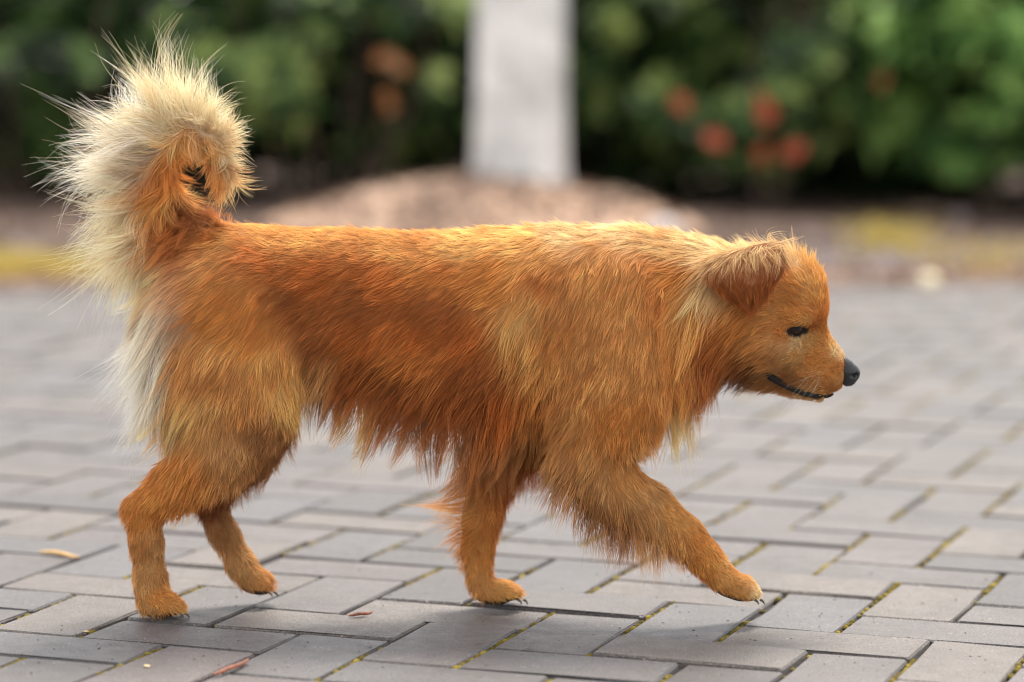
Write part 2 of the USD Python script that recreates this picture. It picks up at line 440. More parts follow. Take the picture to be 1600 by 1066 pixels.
# the post
CONC = stone_mat('post_concrete', (0.54, 0.535, 0.53), (0.5, 0.48, 0.46), 0.75, 12, 0.3)
post = empty('post', (POST[0], POST[1], 0.0))
tag(post, 'pale grey round concrete post rising out of the earth mound', 'post')
pr = [(-.10, .156), (.14, .154), (.20, .147), (.30, .142), (.5, .1385), (.8, .135), (1.6, .128), (3.2, .116), (3.215, .110), (3.22, 0)]
prof = np.array([[0, -.10]] + [[r, z] for z, r in pr])
pm = trimesh.creation.revolve(prof, sections=48)
obj('shaft', pm, CONC, post, smooth=35)
DARKSTAIN = soil_mat('stain_grey', (0.16, 0.14, 0.14), (0.24, 0.22, 0.21), (0.34, 0.32, 0.31))
pa = at(797, 112, POST[1] - .145)
hole = trimesh.creation.cylinder(radius=.013, height=.012, sections=20)
hole.apply_transform(trimesh.transformations.rotation_matrix(math.pi / 2, [1, 0, 0]))
hole.apply_translation([pa[0] - POST[0], -.1360, pa[2]])
obj('plug', hole, DARKSTAIN, post)

# ------------------------------------------------------------------ shrubs of the hedge
LEAF_RAMPS = {
    'dark': [(0, (0.008, 0.016, 0.006)), (.4, (0.022, 0.048, 0.014)), (.75, (0.10, 0.17, 0.045)), (1, (0.34, 0.34, 0.09))],
    'mid': [(0, (0.012, 0.026, 0.009)), (.35, (0.045, 0.095, 0.028)), (.7, (0.27, 0.36, 0.11)), (1, (0.60, 0.54, 0.22))],
    'bright': [(0, (0.022, 0.052, 0.014)), (.35, (0.10, 0.22, 0.05)), (.7, (0.31, 0.50, 0.14)), (1, (0.54, 0.64, 0.26))]}


def leaf_mat(name, ramp):
    return usdkit.material(stage, '/World/Looks/' + name, {
        'g': ('geometry', {}), 'n': ('noise_texture', {'scale': 6.5, 'detail': 1.0}),
        'mr': ('map_range', {'value': .5, 'from_min': .36, 'from_max': .64, 'to_min': 0.0, 'to_max': 0.75, 'clamp': True}),
        'ma': ('math', {'math_type': 'multiply_add', 'value1': .5, 'value2': .28, 'value3': 0.0}),
        'r': ('rgb_ramp', {'ramp': ramp}), 'p': ('principled_bsdf', {'roughness': .45, 'specular_ior_level': .22}), 't': ('translucent_bsdf', {}), 'mx': ('mix_closure', {'fac': .30})},
        [('g.position', 'n.vector'), ('n.fac', 'mr.value'), ('g.random_per_island', 'ma.value1'), ('mr.result', 'ma.value3'), ('ma.value', 'r.fac'),
         ('r.color', 'p.base_color'), ('r.color', 't.color'), ('p.BSDF', 'mx.closure1'), ('t.BSDF', 'mx.closure2')], surface='mx.closure')


LEAF_M = {k: leaf_mat('leaf_' + k, r) for k, r in LEAF_RAMPS.items()}
RED = island_mat('leaf_red', [(0, (0.40, 0.085, 0.045)), (1, (0.50, 0.16, 0.07))], 0.5, 0.25, 0.25)
ORANGE = island_mat('leaf_orange', [(0, (0.30, 0.12, 0.035)), (1, (0.40, 0.16, 0.05))], 0.45, 0.25, 0.5)
BARK = soil_mat('shrub_bark', (0.05, 0.035, 0.028), (0.09, 0.065, 0.05), (0.15, 0.11, 0.08))


def leaf_blades(P, D, N, L, Wd):
    """Blades from root points P along D, facing N: eight triangles each, folded along the midrib and drooping."""
    S = np.cross(D, N); S /= np.linalg.norm(S, axis=1, keepdims=True) + 1e-9
    N = np.cross(S, D)
    L, Wd = L[:, None], Wd[:, None]
    rows = []
    for t, w, dz in ((0, .06, 0), (.35, .5, .05), (.72, .40, 0.0), (1.0, 0, -.14)):
        c = P + D * L * t + N * L * dz
        if w:
            rows += [c - S * Wd * w + N * Wd * .16 * (w > .1), c - N * Wd * 0.04, c + S * Wd * w + N * Wd * .16 * (w > .1)]
        else:
            rows += [c]
    n = len(P)
    V = np.stack(rows, 1).reshape(-1, 3)
    f = []
    for a in (0, 3):
        f += [(a, a + 1, a + 4), (a, a + 4, a + 3), (a + 1, a + 2, a + 5), (a + 1, a + 5, a + 4)]
    f += [(6, 7, 9), (7, 8, 9)]
    Fc = (np.array(f)[None] + 10 * np.arange(n)[:, None, None]).reshape(-1, 3)
    return trimesh.Trimesh(V, Fc, process=False)


def shrub(label, x, y, rad, height, tone, n_whorl, seed, low=0.17, reds=(), oranges=(), gap=0.565):
    r = np.random.default_rng(seed)
    z0 = float(bed_height(np.array(x), np.array(y)))
    t = empty('shrub', (x, y, z0))
    tag(t, label, 'shrub', None)
    # crown: whorls of leaves at twig ends, in an uneven shell and inside it
    d = r.normal(0, 1, (n_whorl * 3, 3)); d /= np.linalg.norm(d, axis=1, keepdims=True)
    q = 1 - 0.55 * r.random(len(d)) ** 1.6
    lump = 0.72 + 0.55 * meshkit.fbm(d * 2.1 + seed, 3, seed)
    C = d * (q * lump)[:, None] * np.array([rad, rad * .85, (height - low) / 2]) + np.array([0, 0, (height + low) / 2])
    hole = meshkit.fbm(C * 3.6 + seed * 3.3, 2, seed + 1)
    keep = (hole > gap) & (C[:, 2] > low * (.6 + .9 * r.random(len(C))))
    C, d = C[keep][:n_whorl], d[keep][:n_whorl]
    k = 6
    ang = np.tile(np.arange(k) * 2 * np.pi / k, len(C)) + np.repeat(r.uniform(0, 6, len(C)), k) + r.normal(0, .25, len(C) * k)
    ax = d * .7 + np.array([0, 0, .75]) + r.normal(0, .25, d.shape); ax /= np.linalg.norm(ax, axis=1, keepdims=True)
    e1 = np.cross(ax, [0.3, 0.8, 0.1]); e1 /= np.linalg.norm(e1, axis=1, keepdims=True); e2 = np.cross(ax, e1)
    A, E1, E2, P = (np.repeat(z, k, 0) for z in (ax, e1, e2, C))
    rise = r.uniform(.05, .7, len(P))[:, None]
    D = E1 * np.cos(ang)[:, None] + E2 * np.sin(ang)[:, None] + A * rise
    D /= np.linalg.norm(D, axis=1, keepdims=True)
    L = r.uniform(.06, .115, len(P)); W = L * r.uniform(.30, .42, len(P))
    obj('crown', leaf_blades(P, D, A, L, W), LEAF_M[tone], t, smooth=False)
    stems = []
    for s in range(7):
        a = r.uniform(0, 6.28); top = np.array([math.cos(a) * rad * .55, math.sin(a) * rad * .5, height * r.uniform(.55, .85)])
        foot = np.array([math.cos(a) * .07, math.sin(a) * .07, -.06])
        pts = [foot + (top - foot) * q_ + np.array([math.cos(a), math.sin(a), 0]) * .07 * math.sin(q_ * 3.1) + r.normal(0, .012, 3) * (q_ > 0) for q_ in np.linspace(0, 1, 7)]
        stems.append(tube(pts, np.linspace(.014, .004, 7), 6))
    for m in stems:
        obj('stem', m, BARK, t, smooth=True)
    for col, name, lst in ((RED, 'red_leaf', reds), (ORANGE, 'orange_leaf', oranges)):
        for px, py, yy, size, aa in lst:
            p = at(px, py, yy) - np.array([x, y, z0])
            D1 = np.array([[math.cos(aa), -.25, math.sin(aa)]]); D1 /= np.linalg.norm(D1)
            N1 = np.array([[.1, -.85, .5]])
            for sc, da in ((1.0, 0.0), (.75, 1.1)) if name == 'red_leaf' else ((1.0, 0.0),):
              size, aa = size * sc, aa + da
              D1 = np.array([[math.cos(aa), -.25, math.sin(aa)]]); D1 /= np.linalg.norm(D1)
              obj(name, leaf_blades(p[None] - D1 * size / 2, D1, N1, np.array([size]), np.array([size * .62])), col, t)
    return t


shrub('dark leafy shrub behind the dog\'s raised tail at far left', -1.62, 10.25, .66, 1.10, 'dark', 1500, 31, low=.12, gap=.60)
shrub('dark green shrub with orange leaves left of the pale post', -.62, 10.35, .66, 1.05, 'mid', 1400, 32, low=.12, gap=.59,
      oranges=[(600, 92, 9.72, .085, .3), (625, 105, 9.72, .075, 2.6), (605, 150, 9.74, .06, 1.3), (610, 168, 9.74, .05, 4)])
shrub('shaded shrub directly behind the pale post', .10, 10.75, .58, 1.05, 'dark', 1100, 33, low=.12, gap=.60)
shrub('green shrub with a cluster of red leaves right of the pale post', .84, 10.35, .66, 1.08, 'mid', 1400, 34, low=.14, gap=.585,
      reds=[(1063, 162, 9.72, .085, 2.2), (1196, 176, 9.7, .10, 1.7), (1117, 219, 9.7, .095, 2.6), (1240, 236, 9.7, .095, .5), (1190, 240, 9.72, .07, 1.4)],
      oranges=[(1378, 126, 9.75, .065, 1.2), (1185, 150, 9.75, .05, 1.8)])
shrub('bright green leafy shrub at the right end of the hedge', 1.72, 10.1, .64, 1.12, 'bright', 1700, 35, low=.12, gap=.52)
shrub('dark shrub just past the left end of the view', -2.65, 10.4, .65, 1.08, 'dark', 900, 36)
shrub('green shrub just past the right end of the view', 2.75, 10.4, .65, 1.05, 'mid', 900, 37)
for k, xx in enumerate(np.linspace(-3.2, 3.2, 8)):
    place = ['past the left edge', 'far left', 'left of the raised tail', 'left of the post', 'right of the post', 'behind the red leaves', 'far right', 'past the right edge'][k]
    shrub(f'dark shrub in the back row of the hedge, {place}', xx, 11.35, .80, 1.2, 'dark', 1800, 40 + k, low=-.05, gap=.30)
for k, xx in enumerate((-6.4, -5.2, -4.0, 4.0, 5.2, 6.4)):          # the hedge goes on beyond the frame
    shrub('dark hedge shrub ' + ['furthest', 'well', 'just', 'just', 'well', 'furthest'][k] + ' beyond the ' + ('left' if xx < 0 else 'right') + ' edge of the view', xx, 10.9, .85, 1.2, 'dark', 1300, 60 + k, low=0, gap=.40)

# ------------------------------------------------------------------ scraps lying on the paving
TWIG = usdkit.material(stage, '/World/Looks/twig_red', {
    'g': ('geometry', {}), 'n': ('noise_texture', {'scale': 160.0, 'detail': 3.0}), 'r': ('rgb_ramp', {'ramp': [(.3, (0.06, 0.018, 0.010)), (.6, (0.20, 0.062, 0.030))]}),
    'p': ('principled_bsdf', {'roughness': .6})}, [('g.position', 'n.vector'), ('n.fac', 'r.fac'), ('r.color', 'p.base_color')], surface='p.BSDF')
TWIG2 = principled('twig_tan', (0.50, 0.30, 0.10), 0.6)
TWIG3 = principled('twig_dark', (0.07, 0.045, 0.035), 0.7)


def curl(a, b, w, sag, mat, name, label, cat, parts=None):
    A, B = on_ground(*a, .0035), on_ground(*b, .0035)
    mid = (A + B) / 2; A, B = A - mid, B - mid
    t = np.linspace(0, 1, 9)[:, None]
    side = np.cross(B - A, [0, 0, 1.0]); side /= np.linalg.norm(side)
    pts = A + (B - A) * t + side * sag * np.sin(t * math.pi) + np.array([0, 0, 1.]) * .002 * np.sin(t * math.pi * 1.3) ** 2
    m = tube(pts, w * np.array([.45, .85, 1, 1.05, 1, .95, .85, .7, .3]), 8)
    m.vertices[:, 2] *= .7
    x = UsdGeom.Mesh(obj(name, m, mat, smooth=40)); x.AddTranslateOp().Set(Gf.Vec3d(*mid)); tag(x, label, cat)


curl((333, 1054), (388, 1031), .0030, .004, TWIG, 'bark_strip', 'reddish brown curl of bark in the joint at bottom left', 'bark strip')
curl((545, 962), (582, 957), .0028, .003, TWIG, 'dead_leaf', 'small red brown curled leaf between the two pairs of paws', 'leaf')
curl((62, 862), (124, 872), .0030, -.004, TWIG2, 'twig', 'thin tan twig on the pavers at the left edge', 'twig')
CHIP = island_mat('pale_chip', [(0, (0.48, 0.36, 0.20)), (1, (0.60, 0.50, 0.32))])
for px, py, s, label in ((230, 1040, .011, 'cream petal shaped scrap on the pavers right of the near hind paw'), (983, 933, .010, 'tan chip in the joint between the front paws'),
                         (825, 1012, .018, 'larger pale flattened flake on the paver below the reaching front leg'), (135, 986, .008, 'tiny pale chip left of the near hind paw'),
                         (577, 1006, .009, 'small orange brown flake in the joint below the dog belly'), (748, 1005, .007, 'tiny dark flake on the paver left of the far front paw')):
    p = on_ground(px, py, .002)
    m = flake(rl, s); m.vertices[:, 2] *= .3
    m.vertices[:, 2] -= m.vertices[:, 2].min() - .0015
    x = UsdGeom.Mesh(obj('leaf_scrap', m, TWIG3 if 'dark' in label else TWIG if 'orange' in label else CHIP)); x.AddTranslateOp().Set(Gf.Vec3d(p[0], p[1], 0)); tag(x, label, 'leaf scrap')

gr = []
tet = trimesh.creation.icosphere(0, 1.0)
for k in range(1700):
    x, y = rl.uniform(-1.0, 1.0), 2.6 + 1.6 * rl.random() ** 1.5
    m = tet.copy(); m.vertices *= rl.uniform(.0005, .0013) * rl.uniform(.6, 1.3, 3) * np.array([1.3, 1, .5])
    m.apply_translation([x, y, .0004]); gr.append(m)
tag(obj('grit', join(gr), island_mat('grit', [(0, (.12, .10, .09)), (.45, (.22, .19, .16)), (.75, (.42, .37, .31)), (1, (.60, .55, .48))], .85)), 'fine pale grit strewn over the pavers', 'grit', kind='stuff')
# ------------------------------------------------------------------ the dog: one implicit body, meshed by surface nets
XD = at(760, 960, YM)[0]
DOG0 = np.array([XD, YM, 0.0])
PXM = 1495.0                                                       # pixels per metre at the dog


def dp(px, py, y=0.0):
    return at(px, py, YM + y) - DOG0


H = 0.0036
LO = np.array([-.50, -.150, -.01]); HI = np.array([.44, .150, .57])
SH = np.ceil((HI - LO) / H).astype(int) + 1
SDF = np.full(SH, 0.08)
AXS = [LO[k] + H * np.arange(SH[k]) for k in range(3)]
GROUPS = ['torso', 'head', 'tail', 'NH', 'FH', 'NF', 'FF']
GD = {g: np.full(SH, 0.08, np.float32) for g in GROUPS}            # distance to each region, for the coat


def bone(g, a, ra, b, rb, lat=(1.0, 1.0), k=0.02, sub=False):
    """A tapered capsule from a to b (px, py, y), radii in pixels, its width across the dog scaled by lat."""
    A, B = dp(*a), dp(*b)
    ra, rb = ra / PXM, rb / PXM
    m = max(ra * lat[0], rb * lat[1], ra, rb) + 0.05
    lo = np.minimum(A, B) - m; hi = np.maximum(A, B) + m
    i0 = np.clip(np.floor((lo - LO) / H).astype(int), 0, SH); i1 = np.clip(np.ceil((hi - LO) / H).astype(int) + 1, 0, SH)
    sl = tuple(slice(p, q) for p, q in zip(i0, i1))
    X, Y, Z = np.meshgrid(*(AXS[n][sl[n]] for n in range(3)), indexing='ij')
    ab = B - A
    t = np.clip(((X - A[0]) * ab[0] + (Y - A[1]) * ab[1] + (Z - A[2]) * ab[2]) / max(ab @ ab, 1e-9), 0, 1)
    lt = lat[0] + (lat[1] - lat[0]) * t
    dx, dy, dz = X - A[0] - t * ab[0], (Y - A[1] - t * ab[1]) / lt, Z - A[2] - t * ab[2]
    n = np.sqrt(dx * dx + dy * dy + dz * dz)
    gn = np.sqrt(dx * dx + (dy / lt) ** 2 + dz * dz) / np.maximum(n, 1e-9)
    d = (n - (ra + (rb - ra) * t)) / np.maximum(gn, .5)
    F = SDF[sl]
    if sub:
        h = np.clip(.5 - .5 * (d + F) / k, 0, 1)
        SDF[sl] = F * (1 - h) - d * h + k * h * (1 - h)
        return
    h = np.clip(.5 + .5 * (d - F) / k, 0, 1)
    SDF[sl] = d * (1 - h) + F * h - k * h * (1 - h)
    GD[g][sl] = np.minimum(GD[g][sl], d)


def chain(g, pts, k=0.02):
    for p, q in zip(pts[:-1], pts[1:]):
        bone(g, p[0], p[1], q[0], q[1], (p[2], q[2]), k)


# trunk
chain('torso', [((312, 446, 0), 78, .92), ((385, 455, 0), 92, .88), ((480, 480, 0), 111, .70), ((560, 491, 0), 119, .67), ((645, 505, 0), 128, .71),
                ((730, 513, 0), 139, .75), ((810, 516, 0), 146, .75), ((900, 509, 0), 144, .74), ((975, 502, 0), 130, .72), ((1030, 505, 0), 112, .72)], .03)
chain('torso', [((960, 560, 0), 105, .75), ((1030, 570, 0), 70, .80)], .04)
chain('torso', [((1020, 480, 0), 108, .75), ((1090, 478, 0), 92, .80), ((1160, 478, 0), 78, .85)], .035)
# skull, cheeks, brows
bone('head', (1192, 472, 0), 74, (1229, 464, 0), 60, (.92, .90), .02)
bone('head', (1236, 455, 0), 50, (1251, 481, 0), 36, (1.0, 1.08), .015)
for s in (-1, 1):
    bone('head', (1185, 535, s * .018), 50, (1225, 548, s * .014), 34, (1, 1), .015)
    bone('head', (1259, 480, s * .018), 22, (1271, 491, s * .015), 15, (1, 1), .010)
# muzzle and lower jaw
bone('head', (1240, 536, 0), 42, (1286, 562, 0), 28, (.74, .78), .014)
bone('head', (1286, 562, 0), 28, (1306, 576, 0), 19.5, (.78, .98), .010)
bone('head', (1244, 500, 0), 34, (1263, 531, 0), 30, (.80, .66), .012)
for s in (-1, 1):
    bone('head', (1240, 574, s * .012), 26, (1300, 593, s * .006), 17, (1, 1), .007)
bone('head', (1195, 575, 0), 36, (1240, 596, 0), 20, (1.0, 1.0), .012)
bone('head', (1236, 600, 0), 19, (1282, 616, 0), 11.5, (1.2, 1.2), .006)
# eye hollows
for s in (-1, 1):
    bone('head', (1256, 521, s * .040), 13, (1275, 533, s * .031), 10, (1, 1), .010, sub=True)   # hollow in front of and under the eye
    bone('head', (1222, 545, s * .034), 20, (1200, 536, s * .042), 24, (1, .8), .012)           # cheekbone
    bone('head', (1236, 494, s * .040), 15, (1262, 497, s * .032), 14, (1, 1), .008)            # brow over the eye
# tail core
TAILC = [(330, 385, 0), (300, 368, 0), (268, 335, -.004), (247, 290, -.010), (250, 240, -.014), (275, 206, -.016), (308, 200, -.017), (335, 222, -.018), (347, 258, -.018), (351, 292, -.017)]
TAILR = [40, 35, 28, 22, 17, 14, 12, 11, 9, 6]
for i in range(len(TAILC) - 1):
    bone('tail', TAILC[i], TAILR[i], TAILC[i + 1], TAILR[i + 1], (1, 1), .012)


def paw(g, c, toe, y, w=1.0, k=.008):
    """A paw: pad mass and four knuckled toes."""
    (cx, cy), (tx, ty) = c, toe
    bone(g, (cx, cy, y), 20 * w, (cx + (tx - cx) * .45, cy + (ty - cy) * .45 - 2, y), 20 * w, (1.1, 1.25), k)
    for q, back in ((-1.5, 9), (-.5, 0), (.5, 0), (1.5, 9)):
        yy = y + q * .0095 * w
        mx, my = cx + (tx - cx) * .55 - back, cy + (ty - cy) * .55 - 2
        bone(g, (mx, my - 9 * w, yy), 15 * w, (tx - back - 7, ty - 5 * w, y + (yy - y) * 1.25), 13.5 * w, (.60, .58), .0014)


# near hind leg (planted), far hind leg (pushing off), near fore leg (reaching), far fore leg (planted)
NY, FY = -.034, .038
chain('NH', [((292, 520, -.034), 62, .62), ((292, 610, -.044), 48, .62), ((335, 690, -.048), 44, .6)], .03)
chain('FH', [((292, 520, .034), 60, .62), ((295, 610, .044), 46, .62)], .03)
chain('NH', [((335, 505, -.040), 92, .55), ((370, 580, -.048), 82, .50), ((395, 645, -.052), 56, .62)], .03)
chain('NH', [((395, 645, -.052), 52, .62), ((340, 705, -.050), 57, .58), ((270, 765, -.045), 36, .62), ((222, 800, -.041), 24, .70)], .016)
bone('NH', (250, 770, -.043), 14, (208, 797, -.041), 15, (.8, .8), .012)
chain('NH', [((221, 800, -.041), 24, .72), ((229, 850, -.039), 22.5, .75), ((235, 905, -.036), 22, .85), ((238, 930, NY), 23, .95)], .012)
paw('NH', (236, 946), (285, 955), NY)
chain('FH', [((335, 505, .045), 88, .55), ((390, 590, .048), 72, .50), ((412, 665, .048), 48, .62)], .03)
chain('FH', [((412, 665, .048), 46, .62), ((385, 715, .047), 40, .62), ((345, 760, .045), 27, .70), ((325, 785, .044), 22, .75)], .016)
chain('FH', [((325, 785, .044), 22, .75), ((350, 835, .042), 21, .78), ((378, 885, .040), 21, .85), ((392, 905, FY), 20, .95)], .012)
paw('FH', (396, 908), (424, 922), FY, .95)
chain('NF', [((925, 500, -.048), 92, .50), ((945, 580, -.056), 84, .50), ((958, 645, -.058), 66, .52), ((915, 722, -.056), 47, .62)], .03)
chain('NF', [((905, 725, -.056), 46, .62), ((955, 768, -.053), 47, .58), ((1010, 800, -.048), 42, .58), ((1068, 838, -.043), 28, .72), ((1100, 872, -.040), 23, .8), ((1128, 902, -.038), 22, .95)], .014)
paw('NF', (1138, 914), (1184, 934), -.037)
chain('FF', [((900, 560, .045), 80, .50), ((850, 660, .050), 60, .50), ((790, 715, .050), 42, .65)], .03)
chain('FF', [((785, 710, .050), 40, .65), ((764, 760, .047), 35, .66), ((752, 815, .043), 28, .72), ((745, 862, .040), 22, .8), ((750, 908, FY), 21, .95)], .014)
paw('FF', (758, 925), (814, 934), FY, .95)
# keep the soles flat on the ground
soleZ = 0.0015
SDF = np.maximum(SDF, (soleZ - AXS[2])[None, None, :])


def surface_nets(F):
    """Vertices at the mean of the sign-changing edges of each cell; one quad per sign-changing grid edge."""
    S = F < 0
    n = np.array(F.shape)
    cnt = np.zeros(n - 1, np.int8); acc = np.zeros((*(n - 1), 3), np.float32)
    base = [slice(0, -1)] * 3
    for ax in range(3):
        o = [a for a in range(3) if a != ax]
        for da in (0, 1):
            for db in (0, 1):
                s0 = [slice(0, -1)] * 3
                s0[o[0]] = slice(da, n[o[0]] - 1 + da); s0[o[1]] = slice(db, n[o[1]] - 1 + db)
                s1 = list(s0); s1[ax] = slice(1, None)
                a, b = F[tuple(s0)], F[tuple(s1)]
                cr = (a < 0) != (b < 0)
                t = np.where(cr, a / np.where(cr, a - b, 1), 0)
                cnt += cr
                acc[..., ax] += np.where(cr, t, 0); acc[..., o[0]] += cr * da; acc[..., o[1]] += cr * db
    on = cnt > 0
    idx = np.full(cnt.shape, -1); idx[on] = np.arange(on.sum())
    cell = np.argwhere(on)
    V = LO + H * (cell + acc[on] / cnt[on][:, None])
    Q = []
    for ax in range(3):
        o = [a for a in range(3) if a != ax]
        s0 = [slice(1, -1)] * 3; s0[ax] = slice(0, -1)
        s1 = [slice(1, -1)] * 3; s1[ax] = slice(1, None)
        a, b = S[tuple(s0)], S[tuple(s1)]
        for flip in (0, 1):
            w = np.argwhere((a & ~b) if flip == 0 else (~a & b))
            w[:, o[0]] += 1; w[:, o[1]] += 1
            e0 = np.eye(3, dtype=int)[o[0]]; e1 = np.eye(3, dtype=int)[o[1]]
            q = np.stack([idx[tuple((w - e).T)] for e in (e0 + e1, e1, 0 * e0, e0)], 1)
            if (flip == 1) != (ax == 1):
                q = q[:, ::-1]
            Q.append(q)
    Q = np.vstack(Q)
    return trimesh.Trimesh(V, np.vstack([Q[:, [0, 1, 2]], Q[:, [0, 2, 3]]]), process=False)


from scipy.ndimage import gaussian_filter
SDF = gaussian_filter(SDF, 0.8)
body = surface_nets(SDF)
body = max(body.split(only_watertight=False), key=lambda m: len(m.faces))
trimesh.smoothing.filter_taubin(body, iterations=8)
GRAD = [np.gradient(SDF, H, axis=k) for k in range(3)]


def samp(F, P, fill=0.08):
    return map_coordinates(F, ((np.asarray(P) - LO) / H).T, order=1, mode='nearest')


def normal_at(P):
    g = np.stack([samp(G, P) for G in GRAD], 1)
    return g / (np.linalg.norm(g, axis=1, keepdims=True) + 1e-9)


def skin(px, py, side=-1):
    """Where the line of sight of a pixel meets the near flank; side=1 mirrors it to the far flank."""
    ys = np.linspace(-.14, .02, 400)
    P = np.stack([dp(px, py, y) for y in ys])
    d_ = samp(SDF, P)
    if (d_ < 0).any():
        p = P[int(np.argmax(d_ < 0))]
    else:                                                           # just past the outline: the nearest point of the skin
        p = P[int(np.argmin(d_))]
        for _ in range(4):
            p = p - normal_at(p[None])[0] * samp(SDF, p[None])[0]
    return p * np.array([1, 1 if side < 0 else -1, 1])


dog = empty('dog', DOG0)
tag(dog, 'ginger long haired dog with cream plumed tail walking over grey pavers', 'dog')
SKIN = usdkit.material(stage, '/World/Looks/dog_skin', {
    'a': ('attribute', {'attribute': 'displayColor'}),
    'p': ('principled_bsdf', {'roughness': .8, 'specular_ior_level': .15})}, [('a.color', 'p.base_color')], surface='p.BSDF')

# ------------------------------------------------------------------ the coat
COL = {'R': (.57, .175, .040), 'O': (.74, .31, .078), 'G': (.86, .49, .17), 'C': (.94, .76, .48), 'W': (.97, .89, .78), 'B': (.30, .10, .034), 'T': (.66, .345, .13), 'K': (.12, .05, .02), 'Y': (.96, .765, .50)}
